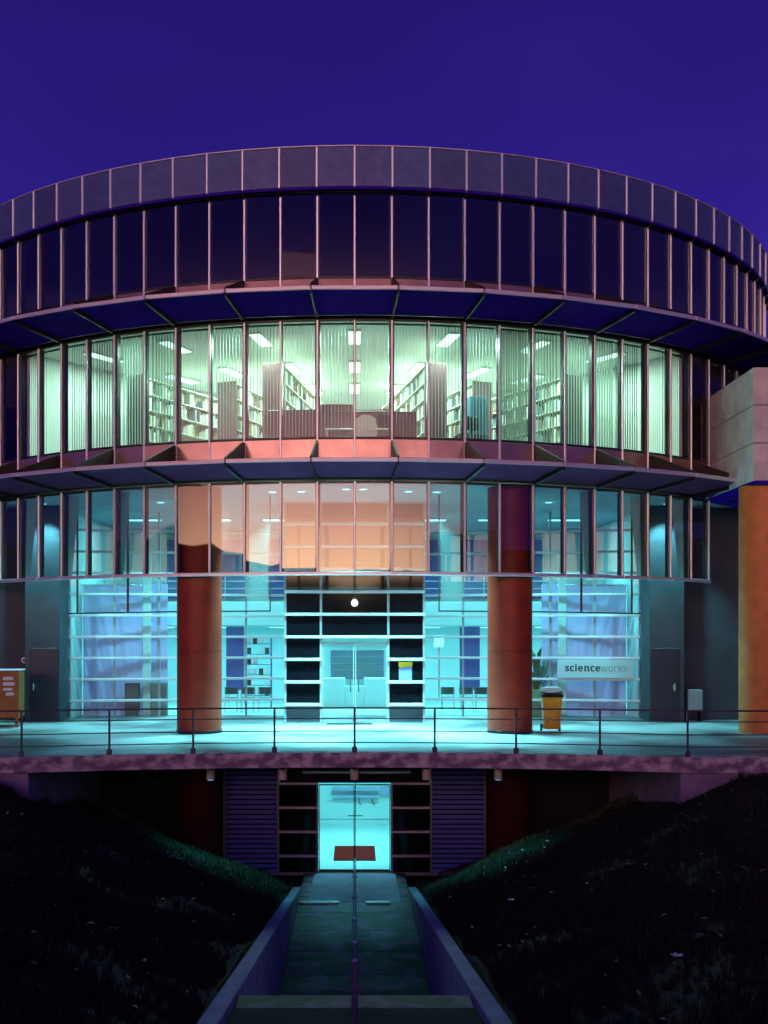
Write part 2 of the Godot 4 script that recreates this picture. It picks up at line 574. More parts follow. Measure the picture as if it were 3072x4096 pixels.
func build_deck() -> void:
	var xs := []
	for i in range(-40, 41):
		xs.append(i * 0.5)
	var st := mesh_start()
	for i in range(xs.size() - 1):
		var a: float = xs[i]
		var b: float = xs[i + 1]
		var da := deck_edge(a) + 0.28
		var db := deck_edge(b) + 0.28
		poly(st, [P(a, 0, da), P(b, 0, db), P(b, 0, 30.4), P(a, 0, 30.4)], Vector3.UP)
		poly(st, [P(a, 0, 30.4), P(b, 0, 30.4), P(b, 0, 48.0), P(a, 0, 48.0)], Vector3.UP)
		poly(st, [P(a, -0.3, da), P(b, -0.3, db), P(b, -0.3, 48.0), P(a, -0.3, 48.0)], Vector3.DOWN)
	structure("deck", st, M.deck)
	# concrete edge beam, in cast lengths
	var beam := thing("edge_beam", "stained purplish concrete edge beam along the front of the deck", "beam")
	var i0 := -20.0
	while i0 < 20.0:
		st = mesh_start()
		var steps := 5
		for q in steps:
			var a := i0 + q * 0.5
			var b := a + 0.5 - (0.008 if q == steps - 1 else 0.0)
			var da := deck_edge(a)
			var db := deck_edge(b)
			poly(st, [P(a, 0.01, da), P(b, 0.01, db), P(b, 0.01, db + 0.28), P(a, 0.01, da + 0.28)], Vector3.UP)
			poly(st, [P(a, 0.01, da), P(b, 0.01, db), P(b, -0.31, db), P(a, -0.31, da)], Vector3.BACK)
			poly(st, [P(a, -0.31, da), P(b, -0.31, db), P(b, -0.31, db + 0.28), P(a, -0.31, da + 0.28)], Vector3.DOWN)
			poly(st, [P(a, 0.01, da + 0.28), P(b, 0.01, db + 0.28), P(b, -0.31, db + 0.28), P(a, -0.31, da + 0.28)], Vector3.FORWARD)
		make(beam, "beam_section", st, M.beam)
		i0 += 2.5
	# abutments
	for s in [-1.0, 1.0]:
		st = mesh_start()
		box(st, P(s * 13.4, -2.33, 27.0), Vector3(13.2, 4.0, 6.7), 0.02)
		tag(make(self, "abutment_wall", st, M.concrete), "left concrete abutment under the end of the deck" if s < 0 else "right concrete abutment under the end of the deck", "wall")
	# railing
	var rail := thing("deck_railing", "dark metal railing with four rails along the deck edge", "railing")
	st = mesh_start()
	tube(st, [Vector3(0, 0, 0), Vector3(0, 0.97, 0)], 0.024, 8)
	box(st, Vector3(0, 0.06, 0), Vector3(0.11, 0.12, 0.09), 0.015)
	var post := st.commit()
	for k in range(-7, 8):
		var x := k * 1.735
		put(rail, "post", post, M.rail, Transform3D(Basis.IDENTITY, P(x, 0.01, deck_edge(x) + 0.12)))
	for hgt in [0.97, 0.74, 0.47, 0.22]:
		st = mesh_start()
		var pts := []
		for k in range(-28, 29):
			var x := k * 0.43375
			pts.append(P(x, hgt, deck_edge(x) + 0.12))
		tube(st, pts, 0.021 if hgt > 0.9 else 0.013, 6)
		make(rail, "rail", st, M.rail)
	# sunken path: central handrail seen end-on
	var hr := thing("path_handrail", "central dark handrail running down the middle of the sunken path", "handrail")
	st = mesh_start()
	tube(st, [P(0, -0.72, 11.3), P(0, -2.86, 17.0), P(0, -2.9, 18.0), P(0, -2.9, 27.6)], 0.03, 10)
	make(hr, "rail", st, M.handrail)
	for d in [18.6, 20.0, 21.7, 23.6, 25.6, 27.5]:
		st = mesh_start()
		tube(st, [P(0, -3.83, d), P(0, -2.9, d)], 0.022, 8)
		var pst := make(hr, "post", st, M.handrail)
		st = mesh_start()
		lathe(st, [Vector2(0.0, -0.055), Vector2(0.04, -0.04), Vector2(0.058, 0), Vector2(0.04, 0.04), Vector2(0.0, 0.055)], 12, Transform3D(Basis.IDENTITY, P(0, -2.9, d)))
		make(pst, "knob", st, M.alu)
	st = mesh_start()
	tube(st, [P(0, -1.66, 11.3), P(0, -0.72, 11.3)], 0.03, 8)
	make(hr, "post", st, M.handrail)

# ---------------------------------------------------------------- glass drum
var B: Node3D

func build_drum() -> void:
	B = thing("museum_building", "round glass building with lit storeys, orange columns and projecting canopies", "building")
	var half := ang(0.5)
	var chord := 2.0 * R * sin(half)
	var apo := R * cos(half)
	# mullions and glazing of the three storeys
	var tiers := [
		{"lo": 10.62, "hi": 13.6, "pane_lo": 11.52, "pane_hi": 13.68, "glass": M.glass_top},
		{"lo": 6.55, "hi": 10.44, "pane_lo": 7.5, "pane_hi": 10.46, "glass": M.glass_library},
		{"lo": 4.1, "hi": 6.4, "pane_lo": 4.16, "pane_hi": 6.4, "glass": M.glass_skirt},
	]
	for ti in 3:
		var t = tiers[ti]
		var mull := simple_box(Vector3(0.052, t.hi - t.lo, 0.05), 0.01)
		var post := simple_box(Vector3(0.13, t.hi - t.lo, 0.16), 0.01)
		var slim := simple_box(Vector3(0.07, t.hi - t.lo, 0.12), 0.01)
		var pane := simple_box(Vector3(chord - 0.05, t.pane_hi - t.pane_lo, 0.012))
		var last_k: int = 12 if ti == 2 else K1
		for k in range(K0, last_k + 1):
			put(B, "mullion", mull, M.alu, ring(ang(k), R + 0.02, (t.lo + t.hi) / 2))
			put(B, "glazing_post", post if k % 2 else slim, M.dark_post, ring(ang(k), R - 0.1, (t.lo + t.hi) / 2))
			if k < last_k:
				var seat := ring(ang(k + 0.5), apo - 0.01, (t.pane_lo + t.pane_hi) / 2)
				seat.basis = seat.basis * Basis.from_euler(Vector3(rng.randfn(0, 0.0028), rng.randfn(0, 0.004), 0))
				put(B, "window", pane, t.glass, seat)
		# head and sill bars
		var bar_mesh := simple_box(Vector3(chord, 0.06, 0.1), 0.008)
		for k in range(K0, last_k):
			put(B, "window_head", bar_mesh, M.dark_post, ring(ang(k + 0.5), apo - 0.05, t.pane_hi - 0.01))
			if ti < 2:
				put(B, "window_sill", bar_mesh, M.dark_post, ring(ang(k + 0.5), apo - 0.05, t.pane_lo))
	# transom tube at the foot of the skirt
	var tr := simple_box(Vector3(chord + 0.01, 0.09, 0.12), 0.015)
	for k in range(K0, 12):
		put(B, "transom", tr, M.alu, ring(ang(k + 0.5), apo + 0.03, 4.1))
	# spandrel panels
	var sp := simple_box(Vector3(chord - 0.02, 0.92, 0.03), 0.006)
	for k in range(K0, K1):
		put(B, "spandrel_panel", sp, M.spandrel, ring(ang(k + 0.5), apo + 0.006, 11.02))
		put(B, "spandrel_panel", sp, M.spandrel, ring(ang(k + 0.5), apo + 0.006, 7.0))
	# canopies: straight facets two modules wide, with a gusset fin at each joint
	var ch_in := 2.0 * R * sin(ang(1))
	var out_r := R + 1.6
	var ch_out := 2.0 * out_r * sin(ang(1))
	var a_in := R * cos(ang(1)) + 0.04
	var a_out := out_r * cos(ang(1))
	for lvl in [6.5, 10.56]:
		var st := mesh_start()
		var yi: float = 0.0
		var yo: float = 0.17
		var th: float = 0.07
		var w0: float = ch_in / 2 - 0.012
		var w1: float = ch_out / 2 - 0.012
		poly(st, [Vector3(-w0, yi + th, a_in), Vector3(w0, yi + th, a_in), Vector3(w1, yo + th, a_out), Vector3(-w1, yo + th, a_out)], Vector3.UP)
		for e in [-1.0, 1.0]:
			poly(st, [Vector3(e * w0, yi + th, a_in), Vector3(e * w1, yo + th, a_out), Vector3(e * w1, yo, a_out), Vector3(e * w0, yi, a_in)], Vector3(e, 0, 0))
		var top := st.commit()
		st = mesh_start()
		poly(st, [Vector3(-w0, yi, a_in), Vector3(w0, yi, a_in), Vector3(w1, yo, a_out), Vector3(-w1, yo, a_out)], Vector3.DOWN)
		poly(st, [Vector3(-w0, yi + 0.02, a_in), Vector3(w0, yi + 0.02, a_in), Vector3(w1, yo + 0.02, a_out), Vector3(-w1, yo + 0.02, a_out)], Vector3.UP)
		var under := st.commit()
		var edge := simple_box(Vector3(ch_out - 0.02, 0.1, 0.05), 0.012)
		var s2 := mesh_start()
		prism(s2, [Vector2(0.02, 0.05), Vector2(0.02, 0.9), Vector2(0.12, 0.9), Vector2(1.56, 0.3), Vector2(1.56, 0.15)], 0.05, Transform3D(Basis(Vector3.UP, -PI / 2), Vector3.ZERO))
		var fin := s2.commit()
		s2 = mesh_start()
		bar(s2, Vector3(0, -0.05, 0.05), Vector3(0, 0.12, 1.55), 0.05, 0.1)
		var rib := s2.commit()
		for k in range(K0, 13 if lvl < 8.0 else K1, 2):
			# facets centred on even modules, joints on odd ones
			var c := ring(ang(k), 0.0, lvl)
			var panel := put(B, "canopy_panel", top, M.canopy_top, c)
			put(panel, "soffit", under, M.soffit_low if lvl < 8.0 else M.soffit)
			put(panel, "edge_strip", edge, M.canopy_edge, Transform3D(Basis.IDENTITY, Vector3(0, 0.17 + 0.035, a_out + 0.026)))
			var j := ring(ang(k + 1), R + 0.06, lvl)
			put(B, "canopy_fin", fin, M.fin, j)
			put(B, "canopy_rib", rib, M.dark_post, j)
	# parapet screen
	var rp := R + 0.15
	var chp := 2.0 * rp * sin(half)
	var ap := rp * cos(half)
	var pan := simple_box(Vector3(chp - 0.035, 0.98, 0.03), 0.006)
	var cap := simple_box(Vector3(0.05, 1.03, 0.07), 0.01)
	var lip := simple_box(Vector3(chp - 0.02, 0.05, 0.16), 0.01)
	var coping := simple_box(Vector3(chp - 0.006, 0.03, 0.09), 0.006)
	var s3 := mesh_start()
	bar(s3, Vector3(0, -0.12, 0.03), Vector3(0, 0.0, 0.15), 0.05, 0.06)
	var brk := s3.commit()
	for k in range(K0, K1 + 1):
		put(B, "parapet_post", cap, M.alu, ring(ang(k), rp + 0.02, 14.22))
		put(B, "parapet_bracket", brk, M.dark_post, ring(ang(k), R, 13.68))
		if k < K1:
			put(B, "parapet_panel", pan, M.parapet[(k * 7 + 40) % 4 if k % 3 else 1], ring(ang(k + 0.5), ap, 14.22))
			put(B, "parapet_lip", lip, M.soffit, ring(ang(k + 0.5), ap - 0.06, 13.69))
			put(B, "parapet_coping", coping, M.canopy_edge, ring(ang(k + 0.5), ap, 14.73))
	# floors and roof
	var pd := ang(1)
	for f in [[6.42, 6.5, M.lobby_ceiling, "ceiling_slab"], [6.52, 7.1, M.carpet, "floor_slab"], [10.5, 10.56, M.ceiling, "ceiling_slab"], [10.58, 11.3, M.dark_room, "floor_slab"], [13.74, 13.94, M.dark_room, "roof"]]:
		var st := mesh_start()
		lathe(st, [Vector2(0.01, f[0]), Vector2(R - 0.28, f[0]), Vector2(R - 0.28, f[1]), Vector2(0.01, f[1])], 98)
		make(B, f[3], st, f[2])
	# rear of the drum, dark core of the top storey and the closing walls
	var sw := mesh_start()
	for i in 40:
		var a := ang(K1) + (TAU - ang(K1) + ang(K0)) * i / 40.0
		var b := ang(K1) + (TAU - ang(K1) + ang(K0)) * (i + 1) / 40.0
		var pa := Vector3(sin(a), 0, cos(a))
		var pb := Vector3(sin(b), 0, cos(b))
		for rr in [R, R - 0.2]:
			poly(sw, [pa * rr + Vector3.UP * 0.01, pb * rr + Vector3.UP * 0.01, pb * rr + Vector3.UP * 13.7, pa * rr + Vector3.UP * 13.7], (pa + pb) * (1.0 if rr == R else -1.0))
	make(B, "rear_wall", sw, M.dark_wall)
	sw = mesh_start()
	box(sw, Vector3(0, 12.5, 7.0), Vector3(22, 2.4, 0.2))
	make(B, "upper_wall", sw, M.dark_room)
	# tapered bracket blades that carry the skirt
	var s4 := mesh_start()
	prism(s4, [Vector2(0.0, 0.02), Vector2(-0.14, 0.02), Vector2(-0.42, 2.25), Vector2(-0.05, 2.25)], 0.05, Transform3D(Basis(Vector3.UP, -PI / 2), Vector3.ZERO))
	var blade := s4.commit()
	for k in range(-15, 12, 2):
		if absi(k) in [5, 1, 3]:
			continue
		put(B, "bracket_blade", blade, M.grey_metal, ring(ang(k), R - 0.2, 4.12))
	# orange columns
	for s in [-1.0, 1.0]:
		var st := mesh_start()
		var at := ring(deg_to_rad(17.2) * s, 13.8, 0)
		lathe(st, [Vector2(0.585, 0.005), Vector2(0.585, 6.42)], 48, at)
		var col := make(B, "column", st, M.orange)
		st = mesh_start()
		lathe(st, [Vector2(0.592, 0.004), Vector2(0.6, 0.01), Vector2(0.6, 0.07), Vector2(0.584, 0.08)], 48, at)
		make(col, "base_ring", st, M.dark_post)
		for jy in [2.14, 4.28]:
			st = mesh_start()
			lathe(st, [Vector2(0.585, jy - 0.006), Vector2(0.5875, jy - 0.004), Vector2(0.5875, jy + 0.004), Vector2(0.585, jy + 0.006)], 48, at)
			make(col, "joint", st, M.dark_red)
		col.set_meta("label", "left orange column" if s < 0 else "right orange column")
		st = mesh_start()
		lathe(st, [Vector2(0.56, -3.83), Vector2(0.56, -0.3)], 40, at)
		make(B, "basement_column", st, M.dark_red)  # same column continued down, its shade painted into the colour

# ---------------------------------------------------------------- ground floor facade
const RAILS := [0.545, 1.2, 1.855, 2.51, 3.165, 3.82, 4.475, 5.13, 5.785]

func build_ground_floor() -> void:
	var st: SurfaceTool
	for s in [-1.0, 1.0]:
		# raking glass wall
		var a := P(s * 8.75, 0, 34.8)
		var c := P(s * 2.08, 0, 36.0)
		var along := (c - a).normalized()
		var outn := Vector3(along.z, 0, -along.x)
		if outn.z < 0:
			outn = -outn
		var n := 5
		var pw := (c - a).length() / n
		for i in n:
			var p := a + along * pw * (i + 0.5)
			st = mesh_start()
			var e := along * (pw / 2 - 0.03)
			poly(st, [p - e + Vector3.UP * 0.05, p + e + Vector3.UP * 0.05, p + e + Vector3.UP * 6.4, p - e + Vector3.UP * 6.4], outn)
			make(B, "lobby_window", st, M.glass)
		for i in n + 1:
			st = mesh_start()
			var p := a + along * pw * i - outn * 0.08
			bar(st, p, p + Vector3.UP * 6.4, 0.06, 0.12)
			make(B, "lobby_post", st, M.grey_metal)
		for y in RAILS:
			st = mesh_start()
			bar(st, a + Vector3.UP * y + outn * 0.09, c + Vector3.UP * y + outn * 0.09, 0.12, 0.075, 0.012)
			make(B, "facade_rail", st, M.rail_white)
		# inner hanging glass screen with thin frames
		for q in 4:
			var t0: float = ang(3 * (q + 1)) * s
			var t1: float = ang(3 * (q + 2)) * s
			var p0 := Vector3(sin(t0), 0, cos(t0)) * 12.1
			var p1 := Vector3(sin(t1), 0, cos(t1)) * 12.1
			st = mesh_start()
			poly(st, [p0 + Vector3.UP * 3.2, p1 + Vector3.UP * 3.2, p1 + Vector3.UP * 6.4, p0 + Vector3.UP * 6.4], p0)
			var g := make(B, "glass_screen", st, M.glass)
			st = mesh_start()
			var u := (p1 - p0).normalized() * 0.02
			bar(st, p0 + u + Vector3.UP * 3.2, p0 + u + Vector3.UP * 6.4, 0.035, 0.035)
			bar(st, p1 - u + Vector3.UP * 3.2, p1 - u + Vector3.UP * 6.4, 0.035, 0.035)
			bar(st, p0 + u * 2 + Vector3.UP * 3.22, p1 - u * 2 + Vector3.UP * 3.22, 0.035, 0.035)
			make(g, "frame", st, M.dark_post)
		# dark plant-room wall with a flush door beside the glass
		st = mesh_start()
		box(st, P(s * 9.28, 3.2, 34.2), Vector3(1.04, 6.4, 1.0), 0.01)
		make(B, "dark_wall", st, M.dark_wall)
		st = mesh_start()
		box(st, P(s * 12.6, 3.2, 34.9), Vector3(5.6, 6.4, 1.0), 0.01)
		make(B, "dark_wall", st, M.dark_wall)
		st = mesh_start()
		box(st, P(s * 9.22, 1.09, 33.69), Vector3(0.82, 2.17, 0.06), 0.01)
		var door := make(B, "service_door", st, M.door)
		door.set_meta("label", "left dark service door" if s < 0 else "right dark service door")
		st = mesh_start()
		box(st, P(s * 9.22 - 0.32 * (1 if s > 0 else 1), 1.02, 33.64), Vector3(0.07, 0.22, 0.03), 0.01)
		if s > 0:
			st = mesh_start()
			box(st, P(9.5, 1.02, 33.64), Vector3(0.07, 0.22, 0.03), 0.01)
		make(door, "lock_plate", st, M.chrome)
		st = mesh_start()
		tube(st, [P(s * 9.22 + 0.28 * s if s > 0 else -9.54, 1.05, 33.6), P((9.4 if s > 0 else -9.42), 1.05, 33.6)], 0.014, 8)
		make(door, "handle", st, M.chrome)
	# entrance bay: black glass panels between white rails
	var posts := [-2.02, -0.98, 0.98, 2.02]
	for x in posts:
		st = mesh_start()
		box(st, P(x, 3.2, 33.03), Vector3(0.07, 6.4, 0.1), 0.01)
		make(B, "bay_post", st, M.grey_metal)
	for y in RAILS:
		if y > 2.4:
			st = mesh_start()
			bar(st, P(-2.03, y, 32.92), P(2.03, y, 32.92), 0.12, 0.085, 0.012)
			make(B, "bay_rail", st, M.rail_white)
		else:
			for s in [-1.0, 1.0]:
				st = mesh_start()
				bar(st, P(s * 2.03, y, 32.92), P(s * 0.95, y, 32.92), 0.12, 0.085, 0.012)
				make(B, "bay_rail", st, M.rail_white)
	var rows := [0.02] + RAILS + [6.4]
	for i in range(rows.size() - 1):
		var y0: float = rows[i] + 0.01
		var y1: float = rows[i + 1] - 0.01
		for col in 3:
			if col == 1 and y1 < 2.55:
				continue
			var x0: float = posts[col] + 0.035
			var x1: float = posts[col + 1] - 0.035
			st = mesh_start()
			box(st, P((x0 + x1) / 2, (y0 + y1) / 2, 33.06), Vector3(x1 - x0, y1 - y0, 0.03), 0.004)
			# a thin lighter inner frame line
			make(B, "bay_panel", st, M.black_glass if i else M.dark_wall)
	for s in [-1.0, 1.0]:
		st = mesh_start()
		box(st, P(s * 2.02, 3.2, 34.55), Vector3(0.04, 6.4, 2.9))
		make(B, "bay_side", st, M.glass)
	st = mesh_start()
	box(st, P(0, 4.5, 34.55), Vector3(3.9, 0.1, 2.9))
	make(B, "bay_ceiling", st, M.dark_wall)
	# entrance doors
	for s in [-1.0, 1.0]:
		var d := Node3D.new()
		st = mesh_start()
		var x0: float = s * 0.03
		var x1: float = s * 0.93
		bar(st, P(x0, 0.02, 33.05), P(x0, 2.36, 33.05), 0.025, 0.05)
		bar(st, P(x1, 0.02, 33.05), P(x1, 2.36, 33.05), 0.03, 0.05)
		bar(st, P(x0, 2.33, 33.05), P(x1, 2.33, 33.05), 0.05, 0.06)
		bar(st, P(x0, 0.1, 33.05), P(x1, 0.1, 33.05), 0.05, 0.09)
		var f := make(B, "entrance_door", st, M.grey_metal)
		st = mesh_start()
		poly(st, [P(x0, 0.18, 33.05), P(x1, 0.18, 33.05), P(x1, 2.3, 33.05), P(x0, 2.3, 33.05)], Vector3.BACK)
		make(f, "pane", st, M.glass)
		st = mesh_start()
		tube(st, [P(s * 0.12, 0.9, 32.97), P(s * 0.12, 1.35, 32.97)], 0.015, 8)
		make(f, "handle", st, M.chrome)
		d.free()

# ---------------------------------------------------------------- basement front
func build_basement() -> void:
	var st := mesh_start()
	# side walls, near-black to stand for shade under the deck
	for s in [-1.0, 1.0]:
		st = mesh_start()
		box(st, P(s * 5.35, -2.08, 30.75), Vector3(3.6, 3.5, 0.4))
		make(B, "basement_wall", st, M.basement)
		# louvred panel
		var frame := mesh_start()
		for x in [2.06, 3.5]:
			box(frame, P(s * x, -2.09, 30.5), Vector3(0.06, 3.46, 0.12), 0.01)
		box(frame, P(s * 2.78, -0.37, 30.5), Vector3(1.38, 0.06, 0.12), 0.01)
		var lf := make(B, "louvre_panel", frame, M.grey_metal)
		var blade := mesh_start()
		box(blade, Vector3.ZERO, Vector3(1.36, 0.012, 0.11), 0.0, Transform3D(Basis(Vector3.RIGHT, 0.75), Vector3.ZERO))
		var bm := blade.commit()
		for i in 26:
			put(lf, "slat", bm, M.louvre, Transform3D(Basis.IDENTITY, P(s * 2.78, -3.78 + i * 0.132, 30.5)))
		st = mesh_start()
		box(st, P(s * 2.78, -2.1, 30.62), Vector3(1.4, 3.4, 0.04))
		make(lf, "backing", st, M.basement)
		# dark side lights by the door
		var rows := [-3.82, -3.38, -2.73, -2.08, -1.43]
		for i in 4:
			st = mesh_start()
			box(st, P(s * 1.51, (rows[i] + rows[i + 1]) / 2, 30.55), Vector3(1.02, rows[i + 1] - rows[i] - 0.05, 0.02))
			make(B, "basement_window", st, M.black_glass)
			st = mesh_start()
			box(st, P(s * 1.5, rows[i + 1], 30.5), Vector3(1.06, 0.06, 0.12), 0.01)
			make(B, "basement_rail", st, M.canopy_edge)
		st = mesh_start()
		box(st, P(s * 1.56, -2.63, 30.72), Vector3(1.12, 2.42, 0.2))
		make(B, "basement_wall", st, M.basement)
		st = mesh_start()
		box(st, P(s * 1.0, -2.6, 30.5), Vector3(0.06, 2.42, 0.1), 0.01)
		make(B, "basement_post", st, M.grey_metal)
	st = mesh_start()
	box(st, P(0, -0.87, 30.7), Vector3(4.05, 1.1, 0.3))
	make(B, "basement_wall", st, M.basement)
	st = mesh_start()
	box(st, P(0.05, -1.1, 30.3), Vector3(2.9, 0.07, 0.1), 0.01)
	make(B, "basement_gutter", st, M.canopy_edge)
	# glass double doors
	for s in [-1.0, 1.0]:
		st = mesh_start()
		var x0: float = s * 0.015
		var x1: float = s * 0.95
		for x in [x0, x1]:
			bar(st, P(x, -3.8, 30.55), P(x, -1.46, 30.55), 0.022, 0.04)
		bar(st, P(x0, -1.47, 30.55), P(x1, -1.47, 30.55), 0.04, 0.03)
		bar(st, P(x0, -2.4, 30.55), P(x1, -2.4, 30.55), 0.03, 0.014)
		bar(st, P(x0, -3.78, 30.55), P(x1, -3.78, 30.55), 0.04, 0.06)
		var f := make(B, "basement_door", st, M.dark_post)
		st = mesh_start()
		poly(st, [P(x0, -3.76, 30.55), P(x1, -3.76, 30.55), P(x1, -1.48, 30.55), P(x0, -1.48, 30.55)], Vector3.BACK)
		make(f, "pane", st, M.glass)
	# room behind
	st = mesh_start()
	box(st, P(0, -3.9, 34.6), Vector3(5.0, 0.14, 7.6))
	make(B, "basement_floor", st, M.lobby_wall)
	for w in [[-2.5, -2.3, 34.6, 0.1, 3.2, 7.6], [2.5, -2.3, 34.6, 0.1, 3.2, 7.6], [0.0, -2.3, 38.4, 5.0, 3.2, 0.1]]:
		st = mesh_start()
		box(st, P(w[0], w[1], w[2]), Vector3(w[3], w[4], w[5]))
		make(B, "basement_room_wall", st, M.lobby_wall)
	st = mesh_start()
	box(st, P(0, -0.7, 34.6), Vector3(5.0, 0.1, 7.6))
	make(B, "basement_ceiling", st, M.lobby_ceiling)
	var rack := thing("wall_rack", "dark slatted rack on the rear wall seen through the basement door", "rack")
	for q in [-1.42, -1.66]:
		st = mesh_start()
		box(st, P(0.0, q - 1.2, 38.2), Vector3(1.5, 0.09, 0.2), 0.01)
		make(rack, "slat", st, M.pale_blue)
	st = mesh_start()
	box(st, P(1.05, -2.68, 38.25), Vector3(0.42, 0.3, 0.16), 0.01)
	make(rack, "vent_box", st, M.pale_blue)
	for q in 2:
		var hk := thing("coat_hook", "left small hook under the rack behind the basement door" if q == 0 else "right small hook under the rack behind the basement door", "hook", P(0.15 + q * 0.45, -3.05, 38.3))
		st = mesh_start()
		tube(st, [Vector3(0, 0.09, 0), Vector3(0, -0.05, 0.05), Vector3(0.05, -0.09, 0.08), Vector3(0.09, -0.04, 0.08)], 0.018, 6)
		make(hk, "hook", st, M.mat_brown)
	# hanging door bar in front of the door
	var dm := thing("doormat", "brown doormat inside the bright basement door", "doormat", P(0, -3.826, 33.2))
	st = mesh_start()
	box(st, Vector3(0, 0.012, 0), Vector3(1.2, 0.02, 2.2), 0.006)
	make(dm, "mat", st, M.mat_brown)
	var pole := thing("hanging_pole", "thin dark pole with a crossbar hanging before the basement door", "pole", P(0.02, -1.4, 30.2))
	st = mesh_start()
	tube(st, [Vector3(0, 0.75, 0), Vector3(0, -0.85, 0)], 0.012, 6)
	make(pole, "rod", st, M.dark_post)
	st = mesh_start()
	tube(st, [Vector3(-0.2, -0.85, 0), Vector3(0.2, -0.85, 0)], 0.014, 6)
	make(pole, "crossbar", st, M.dark_post)
	# unlit cylinder lamps under the deck edge; light is added to the outer two
	var x := -3.27
	var first: Node3D = null
	var words := ["first", "second", "middle", "fourth", "fifth"]
	for i in 5:
		var at := P([-3.25, -1.62, 0.0, 1.62, 3.24][i], -0.42, 25.6)
		var lab: String = words[i] + " from the left of the five cylinder lamps under the deck"
		if first == null:
			first = thing("deck_lamp", lab, "lamp", at, 0.0, "cylinder lamps under the deck edge")
			st = mesh_start()
			lathe(st, [Vector2(0.0, -0.29), Vector2(0.08, -0.29), Vector2(0.095, -0.28), Vector2(0.095, -0.05)], 20)
			make(first, "shade", st, M.white)
			st = mesh_start()
			lathe(st, [Vector2(0.05, -0.05), Vector2(0.05, 0.12)], 12)
			make(first, "stem", st, M.dark_post)
		else:
			var cp := copy(first, "deck_lamp", lab, at, 0.0)
			if i == 4:
				add_bank_light(cp)
	add_bank_light(first)

func add_bank_light(o: Node3D) -> void:
	# glowing lens and spot added to an unlit lamp to brighten the bank
	var st := mesh_start()
	lathe(st, [Vector2(0.0, -0.3), Vector2(0.07, -0.298)], 16)
	make(o, "lens", st, glow(lin(0.1, 0.75, 1.0), 1.0))
	var l := SpotLight3D.new()
	l.name = "light"
	l.light_color = lin(0.1, 0.75, 1.0)
	l.light_energy = 6.0
	l.light_size = 0.07
	l.spot_angle = 66.0
	l.spot_range = 15.0
	l.spot_attenuation = 2.0
	l.shadow_enabled = true
	l.position = Vector3(0, -0.33, 0)
	l.rotation.x = -PI / 2
	o.add_child(l, true)

# ---------------------------------------------------------------- side wing
func build_wing() -> void:
	var w := thing("side_wing", "panel clad upper wing on orange columns at the right edge", "building")
	var st := mesh_start()
	box(st, P(13.9, 7.95, 33.3), Vector3(7.3, 2.86, 8.5))
	make(w, "core", st, M.dark_wall)
	var bands := [6.5, 7.47, 8.44, 9.41]
	for i in 3:
		var y: float = (bands[i] + bands[i + 1]) / 2
		for seg in [[29.0, 31.45], [31.45, 33.4]]:
			st = mesh_start()
			box(st, P(10.22, y, (seg[0] + seg[1]) / 2), Vector3(0.05, 0.95, seg[1] - seg[0] - 0.02), 0.008)
			make(w, "cladding_panel", st, M.panel)
		for q in 4:
			st = mesh_start()
			box(st, P(10.2 + 1.6 * (q + 0.5), y, 29.02), Vector3(1.58, 0.95, 0.05), 0.008)
			make(w, "cladding_panel", st, M.panel)
	st = mesh_start()
	box(st, P(13.4, 6.49, 33.2), Vector3(6.3, 0.06, 8.4))
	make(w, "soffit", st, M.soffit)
	for x in [10.72, 15.4]:
		st = mesh_start()
		lathe(st, [Vector2(0.57, 0.005), Vector2(0.57, 6.46)], 40, Transform3D(Basis.IDENTITY, P(x, 0, 29.9)))
		make(w, "column", st, M.orange_bright)

